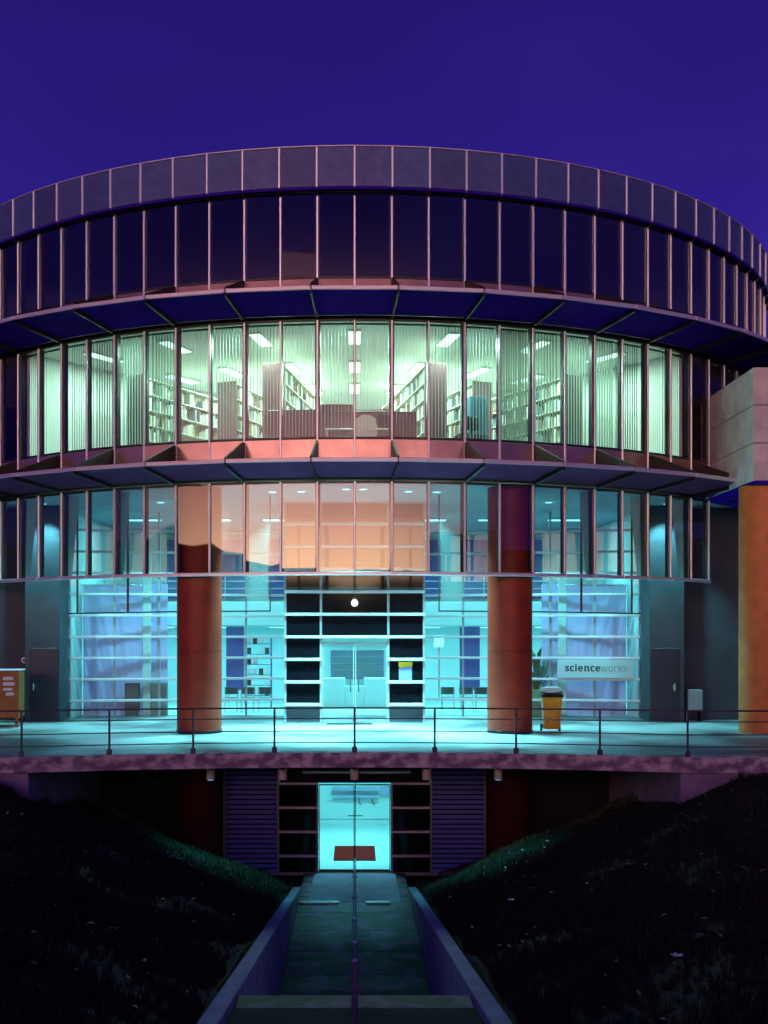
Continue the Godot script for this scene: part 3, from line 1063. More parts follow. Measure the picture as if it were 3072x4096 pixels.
# ---------------------------------------------------------------- library storey
func build_library() -> void:
	var st := mesh_start()
	box(st, Vector3(0, 8.8, 3.0), Vector3(22, 3.38, 0.2))
	make(B, "library_wall", st, M.library_wall)
	for s in [-1.0, 1.0]:
		st = mesh_start()
		var a: float = ang(11) * s
		var dir := Vector3(sin(a), 0, cos(a))
		bar(st, dir * 3.5 + Vector3.UP * 8.8, dir * 14.3 + Vector3.UP * 8.8, 0.15, 3.38)
		make(B, "library_wall", st, M.library_wall)
	# vertical blinds behind each window
	for k in range(-11, 11):
		st = mesh_start()
		var n := 10
		var turn := rng.randf_range(-0.1, 0.1)
		if k in [-5, 4]:
			turn = 0.5
			n = 13
		if k in [-3, 2, 0]:
			turn *= 0.3
		if k in [-11, -10, -9, -8, 8, 9, 10]:
			turn = (0.75 + rng.randf() * 0.4) * (1.0 if k < 0 else -1.0)
		for i in n:
			var x := (i + 0.5) / n * 0.86 - 0.43
			box(st, Vector3(x, 0, 0), Vector3(0.003, 2.86, 0.062), 0.0, Transform3D(Basis(Vector3.UP, turn + rng.randf_range(-0.04, 0.04)), Vector3.ZERO).translated(Vector3.ZERO) if false else Transform3D(Basis.IDENTITY, Vector3(x, 0, 0)) * Transform3D(Basis(Vector3.UP, turn + rng.randf_range(-0.04, 0.04)), Vector3(-x, 0, 0).rotated(Vector3.UP, turn)))
		box(st, Vector3(0, 1.45, 0), Vector3(0.87, 0.04, 0.06))
		var bl := make(B, "blind", st, M.blind, ring(ang(k + 0.5), R - 0.32, 8.98))
		bl.set_meta("kind", "stuff")
	# radial bookshelves
	var base: Node3D = null
	for q in [[-10.0, "maroon ended bookshelf left of the library centre"], [10.0, "maroon ended bookshelf right of the library centre"], [-29.5, "bookshelf third window group left in the library"], [29.5, "bookshelf far right in the lit library"], [-20.0, "bookshelf behind the drawn blinds left in the library"], [20.0, "bookshelf behind the drawn blinds right in the library"]]:
		var a: float = deg_to_rad(q[0])
		var r := 9.6 if absf(q[0]) != 20.0 else 7.8
		var at := Vector3(sin(a) * r, 7.105, cos(a) * r)
		if base == null:
			base = thing("bookshelf", q[1], "bookshelf", at, a, "radial bookshelves in the library")
			for e in [-1.0, 1.0]:
				st = mesh_start()
				box(st, Vector3(0, 1.4, e * 2.98), Vector3(0.62, 2.8, 0.05), 0.008)
				make(base, "end_panel", st, M.maroon)
			for i in 7:
				st = mesh_start()
				box(st, Vector3(0, 0.08 + i * 0.44, 0), Vector3(0.58, 0.025, 5.9))
				make(base, "shelf_board", st, M.shelf)
			st = mesh_start()
			box(st, Vector3(0, 1.4, 0), Vector3(0.02, 2.6, 5.9))
			make(base, "divider", st, M.shelf)
			st = mesh_start()
			var pal := [Color(0.34, 0.22, 0.2), Color(0.55, 0.5, 0.42), Color(0.2, 0.25, 0.3), Color(0.24, 0.3, 0.22), Color(0.62, 0.6, 0.55), Color(0.42, 0.36, 0.24), Color(0.16, 0.16, 0.17), Color(0.5, 0.5, 0.48)]
			for lvl in 6:
				for e in [-1.0, 1.0]:
					var z := -2.9
					while z < 2.85:
						var wd := rng.randf_range(0.03, 0.09)
						if rng.randf() < 0.12:
							z += rng.randf_range(0.1, 0.5)
							continue
						var hh := rng.randf_range(0.22, 0.36)
						st.set_color(pal[rng.randi() % pal.size()])
						box(st, Vector3(e * 0.17, 0.1 + lvl * 0.44 + hh / 2, z + wd / 2), Vector3(0.22, hh, wd * 0.92))
						z += wd
			make(base, "books", st, M.books).set_meta("kind", "stuff")
		else:
			copy(base, "bookshelf", q[1], at, a)
	# dark low partitions by the window
	for q in [[-6.6, 1.7, 1.42, "left dark maroon low partition behind the library glass"], [2.2, 2.3, 1.36, "dark maroon low partition at the library centre"], [-2.2, 0.9, 1.55, "narrow dark partition left of the library centre line"]]:
		var t := ring(deg_to_rad(q[0]), 12.9, 7.1)
		var pt := thing("partition", q[3], "partition", t.origin, deg_to_rad(q[0]))
		st = mesh_start()
		box(st, Vector3(0, q[2] / 2, 0), Vector3(q[1], q[2], 0.06), 0.01)
		make(pt, "panel", st, M.maroon)
		st = mesh_start()
		box(st, Vector3(0, q[2] + 0.015, 0), Vector3(q[1], 0.03, 0.08), 0.006)
		make(pt, "top_rail", st, M.dark_post)
	# desk, monitors and white chair at the window
	var dk := thing("library_desk", "white desk behind the middle library window", "desk", ring(deg_to_rad(0.4), 13.6, 7.1).origin, 0.0)
	st = mesh_start()
	box(st, Vector3(0, 0.73, 0), Vector3(1.7, 0.04, 0.7), 0.008)
	make(dk, "desk_top", st, M.white)
	for e in [-0.8, 0.8]:
		st = mesh_start()
		box(st, Vector3(e, 0.355, 0), Vector3(0.04, 0.7, 0.62))
		make(dk, "side_panel", st, M.white)
	var ch := thing("white_chair", "rounded white chair at the middle library window", "chair", ring(deg_to_rad(1.2), 13.9, 7.1).origin, 0.1)
	st = mesh_start()
	prism(st, [Vector2(-0.26, 0.5), Vector2(0.26, 0.5), Vector2(0.3, 0.75), Vector2(0.24, 1.02), Vector2(0.1, 1.1), Vector2(-0.1, 1.1), Vector2(-0.24, 1.02), Vector2(-0.3, 0.75)], 0.06)
	make(ch, "backrest", st, M.white)
	st = mesh_start()
	box(st, Vector3(0, 0.46, -0.25), Vector3(0.5, 0.06, 0.48), 0.02)
	make(ch, "seat", st, M.white)
	st = mesh_start()
	tube(st, [Vector3(0, 0.0, -0.22), Vector3(0, 0.44, -0.22)], 0.03, 10)
	make(ch, "stem", st, M.chrome)
	for q in [[3.4, "dark monitor right of the white library chair"], [13.2, "dark monitor beside the right library bookshelf"]]:
		var t := ring(deg_to_rad(q[0]), 13.4, 7.83)
		var mo := thing("monitor", q[1], "monitor", t.origin, deg_to_rad(q[0]) + 0.3)
		st = mesh_start()
		box(st, Vector3(0, 0.32, 0), Vector3(0.5, 0.36, 0.05), 0.01)
		make(mo, "screen", st, M.black)
		st = mesh_start()
		box(st, Vector3(0, 0.07, 0), Vector3(0.06, 0.14, 0.05))
		box(st, Vector3(0, 0.01, 0), Vector3(0.22, 0.02, 0.18))
		make(mo, "stand", st, M.black)
	# blue cabinet and little tables that carry the right-hand monitor
	var cb := thing("blue_cabinet", "blue cabinet right of the library bookshelf", "cabinet", ring(deg_to_rad(15.2), 12.6, 7.1).origin, deg_to_rad(15))
	st = mesh_start()
	box(st, Vector3(0, 0.95, 0), Vector3(0.5, 1.9, 0.45), 0.01)
	make(cb, "body", st, mat(0.05, 0.16, 0.24, 0.5))
	st = mesh_start()
	box(st, Vector3(0, 0.95, 0.235), Vector3(0.46, 1.8, 0.02), 0.006)
	make(cb, "door", st, mat(0.06, 0.19, 0.28, 0.5))
	var tb := thing("small_table", "small table under the monitor by the right bookshelf", "table", ring(deg_to_rad(13.2), 13.4, 7.1).origin, deg_to_rad(13))
	st = mesh_start()
	box(st, Vector3(0, 0.71, 0), Vector3(0.8, 0.03, 0.55), 0.006)
	make(tb, "table_top", st, M.maroon)
	for e in [[-0.36, -0.24], [0.36, -0.24], [-0.36, 0.24], [0.36, 0.24]]:
		st = mesh_start()
		box(st, Vector3(e[0], 0.345, e[1]), Vector3(0.04, 0.69, 0.04))
		make(tb, "leg", st, M.dark_post)

# ---------------------------------------------------------------- lobby
func build_lobby() -> void:
	var st := mesh_start()
	box(st, P(0, 0.008, 39.6), Vector3(17.4, 0.012, 6.8))
	make(B, "lobby_floor", st, M.lobby_wall)
	st = mesh_start()
	box(st, P(0, 3.2, 42.9), Vector3(17.5, 6.4, 0.2))
	make(B, "lobby_wall", st, M.lobby_wall)
	for s in [-1.0, 1.0]:
		st = mesh_start()
		box(st, P(s * 8.85, 3.2, 39.0), Vector3(0.2, 6.4, 8.0))
		make(B, "lobby_wall", st, M.lobby_wall)
		# bluish partition behind the outer part of the glass
		st = mesh_start()
		box(st, P(s * 7.35, 2.1, 36.4), Vector3(2.7, 4.2, 0.06))
		make(B, "partition_wall", st, M.periwinkle)
		var dr := thing("drape", "%s pale blue drape with slanting folds behind the glass" % ("left" if s < 0 else "right"), "curtain", P(s * 7.6, 0.02, 36.26))
		st = mesh_start()
		var cols := 84
		var rws := 12
		var grid := []
		for i in rws + 1:
			var line := []
			for j in cols + 1:
				var u := float(j) / cols
				var y := 4.1 * i / rws
				var q := u * 2.1
				var amp := 0.045 * pow(u, 1.2) + 0.004
				var ph := (q + 0.3 * (4.1 - y) * u) * 8.5
				line.append(Vector3(s * (q - 1.05), y, amp * (sin(ph) + 0.4 * sin(ph * 2.3 + 1.0))))
			grid.append(line)
		for i in rws:
			for j in cols:
				var ns := []
				for g in [[i, j], [i, j + 1], [i + 1, j + 1], [i + 1, j]]:
					var ga: Vector3 = grid[g[0]][mini(g[1] + 1, cols)] - grid[g[0]][maxi(g[1] - 1, 0)]
					var gb: Vector3 = grid[mini(g[0] + 1, rws)][g[1]] - grid[maxi(g[0] - 1, 0)][g[1]]
					var nn := ga.cross(gb).normalized()
					ns.append(nn if nn.z > 0 else -nn)
				smooth_quad(st, [grid[i][j], grid[i][j + 1], grid[i + 1][j + 1], grid[i + 1][j]], ns)
		make(dr, "fabric", st, M.periwinkle)
		st = mesh_start()
		tube(st, [Vector3(-1.15, 4.14, 0), Vector3(1.15, 4.14, 0)], 0.025, 8)
		make(dr, "curtain_rod", st, M.chrome)
		st = mesh_start()
		box(st, P(s * 6.62, 2.6, 36.18), Vector3(0.26, 5.2, 0.1), 0.01)
		make(B, "wall_pilaster", st, M.lobby_wall)
	# mezzanine
	st = mesh_start()
	box(st, P(0, 3.3, 40.6), Vector3(17.3, 0.8, 4.4), 0.01)
	make(B, "mezzanine", st, M.lobby_wall)
	for q in [-6.5, -4.6, -2.7, 2.7, 4.6, 6.5]:
		st = mesh_start()
		box(st, P(q, 5.05, 42.6), Vector3(1.1, 2.2, 0.08))
		make(B, "mezzanine_panel", st, M.indigo)
	for s in [-1.0, 1.0]:
		for h in [3.9, 4.15, 4.4, 4.65]:
			st = mesh_start()
			bar(st, P(s * 2.3, h, 38.5), P(s * 8.6, h, 38.5), 0.035, 0.035)
			make(B, "mezzanine_rail", st, M.grey_metal)
		for x in [2.3, 4.4, 6.5, 8.5]:
			st = mesh_start()
			bar(st, P(s * x, 3.7, 38.55), P(s * x, 4.66, 38.55), 0.04, 0.04)
			make(B, "mezzanine_post", st, M.grey_metal)
	# display boards
	for q in [[-4.15, 39.4, 0.62, "indigo display board left of the entrance bay"], [4.0, 39.4, 0.7, "indigo display board right of the entrance bay"]]:
		var bd := thing("display_board", q[3], "display board", P(q[0], 0.014, q[1]))
		st = mesh_start()
		box(st, Vector3(0, 1.75, 0), Vector3(q[2], 2.2, 0.05), 0.008)
		make(bd, "panel", st, M.indigo)
		for e in [-0.22, 0.22]:
			st = mesh_start()
			tube(st, [Vector3(e, 0, 0), Vector3(e, 0.66, 0)], 0.02, 8)
			make(bd, "leg", st, M.chrome)
	# brochure racks
	var rk := thing("brochure_rack", "dark brochure rack with white leaflets behind the left glass", "rack", P(-3.35, 0.014, 39.5))
	for e in [-0.45, 0.45]:
		st = mesh_start()
		box(st, Vector3(e, 1.25, 0), Vector3(0.04, 2.5, 0.25))
		make(rk, "side", st, M.indigo)
	for i in 6:
		st = mesh_start()
		box(st, Vector3(0, 0.45 + i * 0.36, 0), Vector3(0.86, 0.02, 0.24))
		var sh := make(rk, "shelf", st, M.indigo)
		for j in 4:
			if rng.randf() < 0.2:
				continue
			st = mesh_start()
			box(st, Vector3(-0.32 + j * 0.21, 0.57 + i * 0.36, 0.08), Vector3(0.15, 0.22, 0.02))
			make(sh, "leaflet", st, M.paper if rng.randf() < 0.6 else M.black)
	# right-hand poster wall
	var ps := thing("poster", "white square poster behind the right glass", "poster", P(3.05, 2.35, 41.0))
	st = mesh_start()
	box(st, Vector3.ZERO, Vector3(0.36, 0.42, 0.03))
	make(ps, "sheet", st, M.paper)
	st = mesh_start()
	box(st, Vector3(0, -1.18, 0), Vector3(0.05, 1.94, 0.05))
	make(ps, "stand", st, M.chrome)
	# reception desk seen through the entrance
	var rd := thing("reception_desk", "pale reception desk seen through the entrance doors", "desk", P(0, 0.014, 40.0))
	st = mesh_start()
	box(st, Vector3(-1.0, 0.5, 0), Vector3(1.3, 1.0, 0.7), 0.01)
	box(st, Vector3(1.0, 0.5, 0), Vector3(1.3, 1.0, 0.7), 0.01)
	box(st, Vector3(0, 0.38, -0.05), Vector3(0.7, 0.76, 0.6), 0.01)
	make(rd, "body", st, M.lobby_wall)
	st = mesh_start()
	box(st, Vector3(-1.0, 1.025, 0.03), Vector3(1.34, 0.05, 0.8), 0.01)
	box(st, Vector3(1.0, 1.025, 0.03), Vector3(1.34, 0.05, 0.8), 0.01)
	make(rd, "counter_top", st, M.white)
	var cs := thing("wall_shelf", "dark shelving behind the reception desk", "shelf", P(0, 0.014, 42.4))
	for i in 5:
		st = mesh_start()
		box(st, Vector3(0.1, 1.0 + i * 0.24, 0), Vector3(2.0, 0.03, 0.35))
		make(cs, "board", st, M.black)
	st = mesh_start()
	box(st, Vector3(0.1, 1.45, -0.19), Vector3(2.0, 1.1, 0.02))
	make(cs, "back", st, M.indigo)
	# visitor chairs
	var c0: Node3D = null
	for q in [[-4.1, "leftmost black visitor chair left of the entrance bay"], [-3.55, "middle black visitor chair left of the entrance bay"], [-2.98, "black visitor chair just left of the entrance bay"], [3.1, "black visitor chair just right of the entrance bay"], [3.72, "middle black visitor chair right of the entrance bay"], [4.22, "black visitor chair partly behind the right orange column"]]:
		var at := P(q[0], 0.016, 37.6)
		if c0 == null:
			c0 = thing("visitor_chair", q[1], "chair", at, 0.0, "black visitor chairs in the lobby")
			st = mesh_start()
			box(st, Vector3(0, 0.45, 0), Vector3(0.46, 0.06, 0.44), 0.02)
			make(c0, "seat", st, M.black)
			st = mesh_start()
			box(st, Vector3(0, 0.7, -0.22), Vector3(0.46, 0.24, 0.04), 0.02)
			make(c0, "backrest", st, M.black)
			for e in [[-0.2, -0.2], [0.2, -0.2], [-0.2, 0.18], [0.2, 0.18]]:
				st = mesh_start()
				tube(st, [Vector3(e[0], 0, e[1]), Vector3(e[0], 0.8 if e[1] < 0 else 0.43, e[1])], 0.011, 6)
				make(c0, "leg", st, M.chrome)
		else:
			copy(c0, "visitor_chair", q[1], at, 0.0)
	# two dark cabinets at the left partition
	for q in [[-7.05, 0.42, "dark cabinet left of the pilaster behind the left glass"], [-6.2, 0.5, "grey brown cabinet right of the pilaster behind the left glass"]]:
		var cb := thing("low_cabinet", q[2], "cabinet", P(q[0], 0.014, 36.0))
		st = mesh_start()
		box(st, Vector3(0, 0.52, 0), Vector3(q[1], 1.02, 0.34), 0.01)
		make(cb, "body", st, M.black if q[0] < -6.5 else mat(0.12, 0.11, 0.1, 0.6))
		st = mesh_start()
		box(st, Vector3(0, 0.55, 0.18), Vector3(q[1] - 0.06, 0.86, 0.02), 0.005)
		make(cb, "door", st, M.maroon if q[0] < -6.5 else mat(0.14, 0.13, 0.12, 0.6))
	# potted plant behind the right glass
	var pl := thing("potted_plant", "leafy potted plant behind the glass near the yellow bin", "plant", P(5.78, 0.014, 36.0))
	pl.scale = Vector3.ONE * 1.65
	st = mesh_start()
	lathe(st, [Vector2(0.0, 0.0), Vector2(0.16, 0.0), Vector2(0.24, 0.5), Vector2(0.25, 0.52), Vector2(0.2, 0.5), Vector2(0.0, 0.46)], 18)
	make(pl, "pot", st, mat(0.2, 0.24, 0.12, 0.6))
	for i in 26:
		st = mesh_start()
		var az := rng.randf() * TAU
		var o := Vector3(sin(az), 0, cos(az))
		var ln := rng.randf_range(0.25, 0.55)
		var b0 := Vector3(0, 0.48, 0) + o * 0.05
		var m0 := b0 + o * ln * 0.35 + Vector3.UP * rng.randf_range(0.25, 0.75)
		var tip := m0 + o * ln * 0.6 + Vector3.UP * rng.randf_range(-0.2, 0.15)
		var sd := o.cross(Vector3.UP) * 0.045
		poly(st, [b0 - sd * 0.2, b0 + sd * 0.2, m0 + sd, m0 - sd], Vector3.UP)
		poly(st, [m0 - sd, m0 + sd, tip], Vector3.UP)
		make(pl, "leaf", st, M.leaf)

# ---------------------------------------------------------------- objects on the deck
func build_outdoor_objects() -> void:
	var st: SurfaceTool
	# wheelie bin
	var bn := thing("wheelie_bin", "yellow orange wheelie bin with black lid by the right column", "bin", P(5.2, 0.006, 30.0), -0.05)
	st = mesh_start()
	var lo := [Vector3(-0.2, 0.08, 0.22), Vector3(0.2, 0.08, 0.22), Vector3(0.2, 0.08, -0.2), Vector3(-0.2, 0.08, -0.2)]
	var hi := [Vector3(-0.25, 0.9, 0.29), Vector3(0.25, 0.9, 0.29), Vector3(0.25, 0.9, -0.25), Vector3(-0.25, 0.9, -0.25)]
	for i in 4:
		var j := (i + 1) % 4
		poly(st, [lo[i], lo[j], hi[j], hi[i]], lo[i] + lo[j] - Vector3.UP * 0.16)
	poly(st, lo, Vector3.DOWN)
	box(st, Vector3(0, 0.45, 0.262), Vector3(0.3, 0.5, 0.02), 0.008, Transform3D(Basis(Vector3.RIGHT, 0.085), Vector3(0, 0, 0)))
	box(st, Vector3(0, 0.9, 0.02), Vector3(0.54, 0.05, 0.6), 0.015)
	make(bn, "body", st, M.yellow)
	st = mesh_start()
	prism(st, [Vector2(-0.33, 0.925), Vector2(0.34, 0.925), Vector2(0.31, 1.0), Vector2(0.1, 1.05), Vector2(-0.25, 1.03), Vector2(-0.33, 0.98)], 0.56, Transform3D(Basis(Vector3.UP, -PI / 2), Vector3.ZERO))
	var lid := make(bn, "lid", st, M.black)
	st = mesh_start()
	tube(st, [Vector3(-0.2, 0.96, -0.36), Vector3(0.2, 0.96, -0.36)], 0.016, 8)
	make(lid, "handle", st, M.black)
	for e in [-0.24, 0.24]:
		st = mesh_start()
		lathe(st, [Vector2(0.0, -0.025), Vector2(0.1, -0.025), Vector2(0.1, 0.025), Vector2(0.0, 0.025)], 20, Transform3D(Basis(Vector3.BACK, PI / 2), Vector3(e, 0.1, -0.2)))
		make(bn, "wheel", st, M.black)
	var bag := thing("bin_bag", "white crumpled bag on the lid of the yellow bin", "bag", P(5.2, 1.03, 30.0))
	st = mesh_start()
	lathe(st, [Vector2(0.0, 0.0), Vector2(0.27, 0.015), Vector2(0.31, 0.07), Vector2(0.25, 0.14), Vector2(0.12, 0.17), Vector2(0.0, 0.175)], 14)
	make(bag, "sack", st, M.paper)
	# orange collection cabinet at the left edge
	var cb := thing("collection_box", "orange collection box with white print at the left edge", "box", P(-9.95, 0.006, 31.9), 0.12)
	st = mesh_start()
	box(st, Vector3(0, 0.9, 0), Vector3(1.15, 1.3, 0.9), 0.02)
	make(cb, "body", st, M.cabinet_orange)
	st = mesh_start()
	box(st, Vector3(0, 1.575, 0), Vector3(1.2, 0.04, 0.95), 0.01)
	make(cb, "top", st, M.canopy_edge)
	for e in [[-0.5, -0.38], [0.5, -0.38], [-0.5, 0.38], [0.5, 0.38]]:
		st = mesh_start()
		box(st, Vector3(e[0], 0.125, e[1]), Vector3(0.07, 0.25, 0.07))
		make(cb, "leg", st, M.cabinet_orange)
	for q in [[0.28, 1.35, 0.3, 0.09], [0.3, 1.2, 0.34, 0.09], [0.27, 1.05, 0.28, 0.07], [0.33, 0.92, 0.24, 0.09]]:
		st = mesh_start()
		prism(st, [Vector2(-q[2] / 2, -q[3] / 2), Vector2(q[2] / 2 - 0.03, -q[3] / 2), Vector2(q[2] / 2, 0), Vector2(q[2] / 2 - 0.04, q[3] / 2), Vector2(-q[2] / 2 + 0.02, q[3] / 2)], 0.004, Transform3D(Basis.IDENTITY, Vector3(q[0], q[1], 0.453)))
		make(cb, "print", st, M.paper)
	# grey cabinet at the right
	var ub := thing("utility_box", "pale grey utility box against the dark wall right of the service door", "box", P(10.15, 0.006, 33.9))
	st = mesh_start()
	box(st, Vector3(0, 0.62, 0), Vector3(0.44, 0.62, 0.3), 0.012)
	make(ub, "body", st, M.grey_metal)
	st = mesh_start()
	box(st, Vector3(0, 0.62, 0.155), Vector3(0.4, 0.57, 0.012), 0.004)
	make(ub, "door", st, M.grey_metal)
	for e in [-0.18, 0.18]:
		st = mesh_start()
		box(st, Vector3(e, 0.155, 0), Vector3(0.05, 0.31, 0.26))
		make(ub, "leg", st, M.dark_post)
	# small alarm on the left wall
	var al := thing("wall_alarm", "small white alarm on the dark wall above the orange box", "alarm", P(-10.0, 1.8, 34.37))
	st = mesh_start()
	lathe(st, [Vector2(0.0, 0.0), Vector2(0.09, 0.0), Vector2(0.1, 0.03), Vector2(0.06, 0.07), Vector2(0.0, 0.075)], 16, Transform3D(Basis(Vector3.RIGHT, PI / 2), Vector3.ZERO))
	make(al, "cover", st, M.white)
	st = mesh_start()
	lathe(st, [Vector2(0.0, 0.0), Vector2(0.03, 0.0), Vector2(0.03, 0.03), Vector2(0.0, 0.035)], 12, Transform3D(Basis(Vector3.RIGHT, PI / 2), Vector3(0, 0, 0.07)))
	make(al, "button", st, M.black)
	# name panel
	var along := (P(2.08, 0, 36.0) - P(8.75, 0, 34.8)).normalized()
	var tn := atan2(-(-along.z), -along.x) if false else atan2(along.z, -along.x)
	var sg := thing("name_sign", "pale sign panel reading scienceworks on the right glass", "sign", P(7.4, 1.53, 34.87), -atan2(1.2, 6.67))
	st = mesh_start()
	box(st, Vector3.ZERO, Vector3(2.3, 0.56, 0.03), 0.004)
	make(sg, "board", st, mat(0.44, 0.52, 0.56, 0.6))
	var xpos := -0.93
	for q in [["science", true, mat(0.02, 0.03, 0.04, 0.6)], ["works", false, mat(0.2, 0.26, 0.28, 0.6)]]:
		var tm := TextMesh.new()
		var f := SystemFont.new()
		f.font_names = PackedStringArray(["Droid Sans"])
		f.font_weight = 700 if q[1] else 400
		tm.font = f
		tm.text = q[0]
		tm.font_size = 32
		tm.pixel_size = 0.0095
		tm.depth = 0.006
		tm.horizontal_alignment = HORIZONTAL_ALIGNMENT_LEFT
		var wd: float = tm.get_aabb().size.x
		put(sg, "lettering", tm, q[2], Transform3D(Basis.IDENTITY, Vector3(xpos, 0.02, 0.019)))
		xpos += wd + 0.02
	# entrance notice
	var nt := thing("notice", "pale notice with a yellow top on the black panel right of the doors", "notice", P(1.48, 1.52, 33.03))
	st = mesh_start()
	box(st, Vector3(0, -0.03, 0), Vector3(0.38, 0.5, 0.008))
	make(nt, "sheet", st, mat(0.2, 0.24, 0.42, 0.6))
	st = mesh_start()
	prism(st, [Vector2(-0.2, 0.12), Vector2(-0.12, 0.08), Vector2(0.0, 0.12), Vector2(0.2, 0.14), Vector2(0.2, 0.26), Vector2(-0.2, 0.26)], 0.008, Transform3D(Basis.IDENTITY, Vector3(0, 0, 0.009)))
	make(nt, "yellow_header", st, mat(0.75, 0.5, 0.01, 0.6))
	var em := thing("entrance_mat", "grey mat in front of the entrance doors", "doormat", P(-0.15, 0.004, 32.6))
	st = mesh_start()
	box(st, Vector3(0, 0.012, 0), Vector3(1.3, 0.02, 0.5), 0.005)
	make(em, "mat", st, M.mat_grey)
	# small pale flowers on the dark bank
	for q in [[-3.65, 22.6, "pale flower on the left bank"], [2.55, 18.6, "pale flower right of the path on the bank"], [3.0, 10.6, "pale flower low on the near right bank"]]:
		var gy := ground_height(q[0], q[1])
		var fl := thing("bank_flower", q[2], "flower", P(q[0], gy, q[1]), 0.0, "pale flowers on the grass banks")
		st = mesh_start()
		tube(st, [Vector3(0, 0, 0), Vector3(0.01, 0.2, 0.01)], 0.004, 5)
		make(fl, "stem", st, M.leaf)
		st = mesh_start()
		for i in 6:
			var a := TAU * i / 6
			var o := Vector3(sin(a), 0.3, cos(a))
			var sd := Vector3(cos(a), 0, -sin(a)) * 0.022
			poly(st, [Vector3(0.01, 0.2, 0.01), Vector3(0.01, 0.2, 0.01) + o * 0.04 + sd, Vector3(0.01, 0.2, 0.01) + o * 0.07, Vector3(0.01, 0.2, 0.01) + o * 0.04 - sd], Vector3.UP)
		make(fl, "petals", st, M.paper)

# ---------------------------------------------------------------- lit lamps
func area_lamp(parent: Node3D, at: Vector3, size: Vector2, c: Color, energy: float) -> void:
	var l := AreaLight3D.new()
	l.name = numbered(parent, "light")
	l.area_size = size
	l.light_color = c
	l.light_energy = energy
	l.shadow_enabled = true
	l.area_range = 30.0
	l.position = at
	l.rotation.x = -PI / 2
	parent.add_child(l, true)

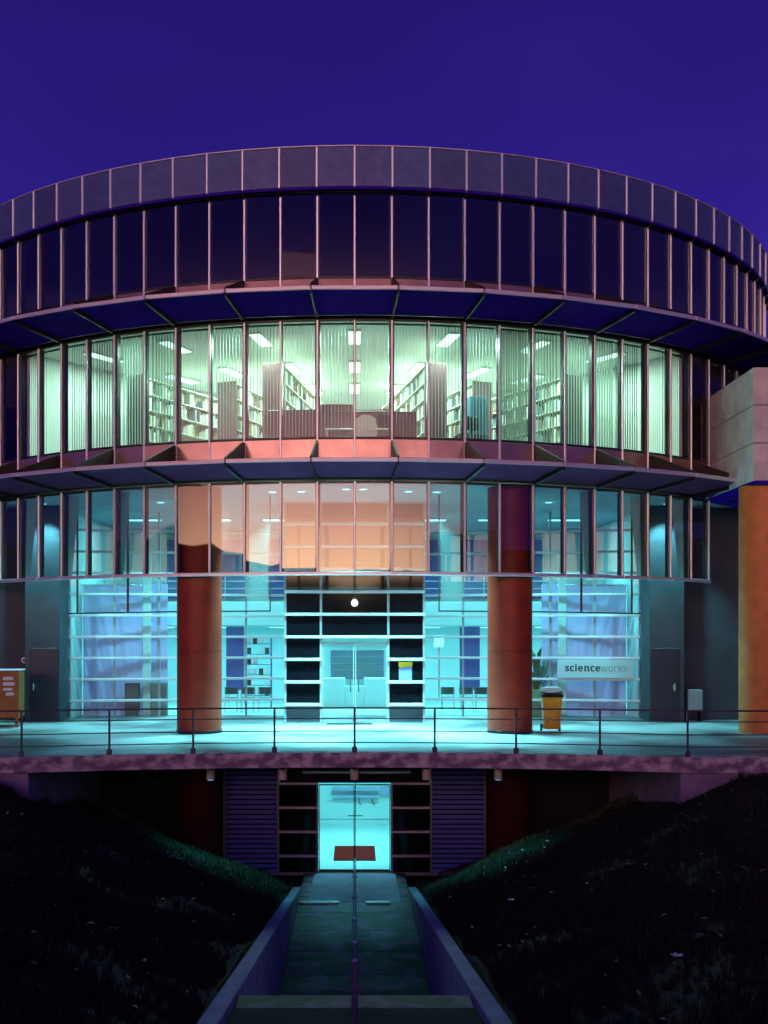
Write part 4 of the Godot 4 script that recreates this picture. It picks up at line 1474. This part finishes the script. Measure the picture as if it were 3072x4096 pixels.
func build_lights() -> void:
	var green := lin(0.52, 1.0, 0.78)
	var cyan := lin(0.2, 0.9, 0.98)
	# library ceiling lights on radial lines
	var g_lib := glow(green, 2.2)
	var frame := simple_box(Vector3(0.36, 0.05, 1.3), 0.01)
	var diff := simple_box(Vector3(0.3, 0.02, 1.22))
	var names := ["far left", "left", "inner left", "centre", "inner right", "right", "far right"]
	var rows := ["front", "second", "rear"]
	for i in 7:
		for j in 3:
			var a := deg_to_rad((i - 3) * 11.2)
			var r: float = [12.9, 9.6, 6.7][j]
			var o := thing("ceiling_light", "%s row ceiling light on the %s line of the library" % [rows[j], names[i]], "ceiling light", Vector3(sin(a) * r, 10.47, cos(a) * r), a, "ceiling lights in the library")
			put(o, "frame", frame, M.white)
			put(o, "diffuser", diff, g_lib, Transform3D(Basis.IDENTITY, Vector3(0, -0.03, 0)))
			area_lamp(o, Vector3(0, -0.05, 0), Vector2(0.3, 1.2), green, 8.0 if i in [0, 6] else 21.0)
	# covered terrace downlights
	var g_lob := glow(cyan, 3.0)
	var st := mesh_start()
	lathe(st, [Vector2(0.0, -0.015), Vector2(0.1, -0.015), Vector2(0.13, -0.02), Vector2(0.14, 0.0)], 20)
	var trim := st.commit()
	st = mesh_start()
	lathe(st, [Vector2(0.0, -0.022), Vector2(0.095, -0.02)], 20)
	var lens := st.commit()
	var w := 0
	var words := ["first", "second", "third", "fourth", "fifth", "sixth", "seventh", "eighth", "ninth", "tenth"]
	for q in [-43.0, -29.0, -10.0, -6.5, -1.0, 1.0, 6.5, 10.0, 29.0, 43.0]:
		var a: float = deg_to_rad(q)
		var dr := 13.1 if absf(q) < 2.0 else 12.7 if absf(q) < 12.0 else 13.4 if absf(q) > 40.0 else 11.6
		var o := thing("downlight", "%s downlight from the left in the terrace ceiling" % words[w], "downlight", Vector3(sin(a) * dr, 6.415, cos(a) * dr), 0.0, "downlights in the terrace ceiling")
		w += 1
		put(o, "trim_ring", trim, M.white)
		put(o, "lens", lens, g_lob)
		var l := SpotLight3D.new()
		l.name = "light"
		l.light_color = cyan
		l.light_energy = 62.0 if absf(q) < 12.0 else 38.0 if absf(q) < 40.0 else 34.0
		l.light_size = 0.09
		l.spot_angle = 66.0 if absf(q) == 29.0 else 43.0 if absf(q) < 2.0 else 46.0
		l.spot_range = 30.0
		l.spot_attenuation = 2.0
		l.spot_angle_attenuation = 0.5
		l.shadow_enabled = true
		l.position = Vector3(0, -0.05, 0)
		l.rotation.x = -PI / 2
		o.add_child(l, true)
	# lobby ceiling panels, under and above the mezzanine
	frame = simple_box(Vector3(1.26, 0.05, 0.36), 0.01)
	diff = simple_box(Vector3(1.2, 0.02, 0.3))
	for q in [-7.0, -4.7, -2.4, 0.0, 2.4, 4.7, 7.0]:
		for lv in [[2.87, 40.0, "under the mezzanine", 7.5], [6.38, 37.4, "in the high lobby ceiling", 12.0]]:
			var side := "at the middle" if q == 0.0 else "%s from the middle, %s" % [["first", "second", "third"][int(round(absf(q) / 2.35)) - 1 if q else 0], "left" if q < 0 else "right"]
			var o := thing("lobby_light", "flat light panel %s, %s" % [lv[2], side], "ceiling light", P(q, lv[0], lv[1]), 0.0, "flat light panels in the lobby")
			put(o, "frame", frame, M.white)
			put(o, "diffuser", diff, g_lob, Transform3D(Basis.IDENTITY, Vector3(0, -0.03, 0)))
			area_lamp(o, Vector3(0, -0.05, 0), Vector2(1.2, 0.3), cyan, lv[3])
	var bo := thing("lobby_light", "flat light panel in the entrance bay ceiling behind the doors", "ceiling light", P(0, 4.42, 34.6), 0.0, "flat light panels in the lobby")
	put(bo, "frame", frame, M.white)
	put(bo, "diffuser", diff, g_lob, Transform3D(Basis.IDENTITY, Vector3(0, -0.03, 0)))
	area_lamp(bo, Vector3(0, -0.05, 0), Vector2(1.2, 0.3), cyan, 3.5)
	# basement room
	for q in [32.6, 35.8]:
		var o := thing("basement_light", "front flat light in the basement ceiling" if q < 33 else "rear flat light in the basement ceiling", "ceiling light", P(0, -0.78, q), 0.0, "flat lights in the basement room")
		put(o, "frame", frame, M.white)
		put(o, "diffuser", diff, g_lob, Transform3D(Basis.IDENTITY, Vector3(0, -0.03, 0)))
		area_lamp(o, Vector3(0, -0.05, 0), Vector2(1.2, 0.3), cyan, 13.0)
	# globe lamp over the entrance
	var gl := thing("entrance_lamp", "small lit globe lamp above the entrance doors", "lamp", P(0, 3.5, 32.82))
	st = mesh_start()
	lathe(st, [Vector2(0.0, -0.11), Vector2(0.06, -0.095), Vector2(0.1, -0.04), Vector2(0.1, 0.02), Vector2(0.06, 0.085), Vector2(0.0, 0.1)], 16)
	put(gl, "bulb", st.commit(), glow(Color(1.0, 0.96, 0.85), 1.6))
	st = mesh_start()
	box(st, Vector3(0, 0.12, -0.02), Vector3(0.1, 0.06, 0.14), 0.01)
	make(gl, "bracket", st, M.grey_metal)
	var ol := OmniLight3D.new()
	ol.name = "light"
	ol.light_color = Color(1.0, 0.95, 0.82)
	ol.light_energy = 0.15
	ol.light_size = 0.06
	ol.omni_range = 20.0
	ol.omni_attenuation = 2.0
	ol.shadow_enabled = true
	gl.add_child(ol, true)

# ---------------------------------------------------------------- grass
func build_grass() -> void:
	var st := mesh_start()
	for i in 7:
		var a := TAU * i / 7 + 0.3
		var o := Vector3(sin(a), 0, cos(a))
		var b := o * 0.025
		var hgt := 0.12 + 0.06 * ((i * 37) % 5) / 5.0
		var lean := o * (0.03 + 0.05 * ((i * 13) % 4) / 4.0)
		var sd := Vector3(o.z, 0, -o.x) * 0.008
		var m := b + lean * 0.4 + Vector3.UP * hgt * 0.6
		poly(st, [b - sd, b + sd, m + sd * 0.8, m - sd * 0.8], o)
		poly(st, [m - sd * 0.8, m + sd * 0.8, b + lean + Vector3.UP * hgt], o)
	var mm := MultiMesh.new()
	mm.transform_format = MultiMesh.TRANSFORM_3D
	mm.use_colors = true
	mm.mesh = st.commit()
	var clump := FastNoiseLite.new()
	clump.seed = 31
	clump.frequency = 0.45
	var where := []
	var tries := 0
	while where.size() < 42000 and tries < 200000:
		tries += 1
		var d := 6.0 + 23.5 * pow(rng.randf(), 0.8)
		var x := rng.randf_range(-11.0, 11.0)
		if absf(x) < 1.66 or (absf(x) > 6.6 and d > deck_edge(x) - 0.2) or absf(x) > 0.42 * d + 1.0:
			continue
		if clump.get_noise_2d(x, d) < rng.randf_range(-0.75, 0.15):
			continue
		where.append([x, d])
	var field := where.size()
	for i in 7000:
		var d := 27.2 + 1.1 * rng.randf()
		var x := rng.randf_range(1.7, 7.2) * (1.0 if rng.randf() < 0.5 else -1.0)
		where.append([x, d])
	mm.instance_count = where.size()
	for i in where.size():
		var x: float = where[i][0]
		var d: float = where[i][1]
		var s := rng.randf_range(0.6, 1.35) * (1.0 + 0.8 * clump.get_noise_2d(x, d))
		var bs := Basis(Vector3.UP, rng.randf() * TAU) * Basis(Vector3.RIGHT, rng.randf_range(-0.25, 0.25))
		mm.set_instance_transform(i, Transform3D(bs.scaled(Vector3(s, s * rng.randf_range(0.7, 1.2), s)), P(x, ground_height(x, d) - 0.015, d)))
		var t := rng.randf_range(0.5, 1.25)
		if i >= field:          # light on the crest is put into these paler tufts
			t *= 5.0
			s *= 1.3
		mm.set_instance_color(i, Color(t * rng.randf_range(0.8, 1.4), t, t * rng.randf_range(0.6, 1.1)))
	var g := MultiMeshInstance3D.new()
	g.name = "grass"
	g.multimesh = mm
	g.material_override = M.grass
	add_child(g, true)
	# scattered pale fallen leaves and litter on the banks
	var lf := mesh_start()
	poly(lf, [Vector3(-0.03, 0, 0), Vector3(0, 0.012, 0.022), Vector3(0.045, 0.004, 0), Vector3(0, 0.012, -0.02)], Vector3.UP)
	var lm := MultiMesh.new()
	lm.transform_format = MultiMesh.TRANSFORM_3D
	lm.use_colors = true
	lm.mesh = lf.commit()
	lm.instance_count = 700
	for i in 700:
		var d := 9.0 + 18.5 * rng.randf()
		var x := rng.randf_range(1.75, 7.5) * (1.0 if rng.randf() < 0.5 else -1.0)
		var sc := rng.randf_range(0.7, 1.7)
		lm.set_instance_transform(i, Transform3D(Basis.from_euler(Vector3(rng.randf_range(-0.5, 0.5), rng.randf() * TAU, rng.randf_range(-0.5, 0.5))).scaled(Vector3.ONE * sc), P(x, ground_height(x, d) + rng.randf_range(0.05, 0.13), d)))
		var tone := rng.randf_range(0.1, 0.55)
		lm.set_instance_color(i, Color(tone, tone * 0.8, tone * 0.6))
	var li := MultiMeshInstance3D.new()
	li.name = "fallen_leaves"
	li.multimesh = lm
	li.material_override = M.books
	add_child(li, true)
	tag(li, "pale fallen leaves scattered over the dark grass banks", "leaves", "", "stuff")
	tag(g, "dark rough grass on the banks either side of the path", "grass", "", "stuff")
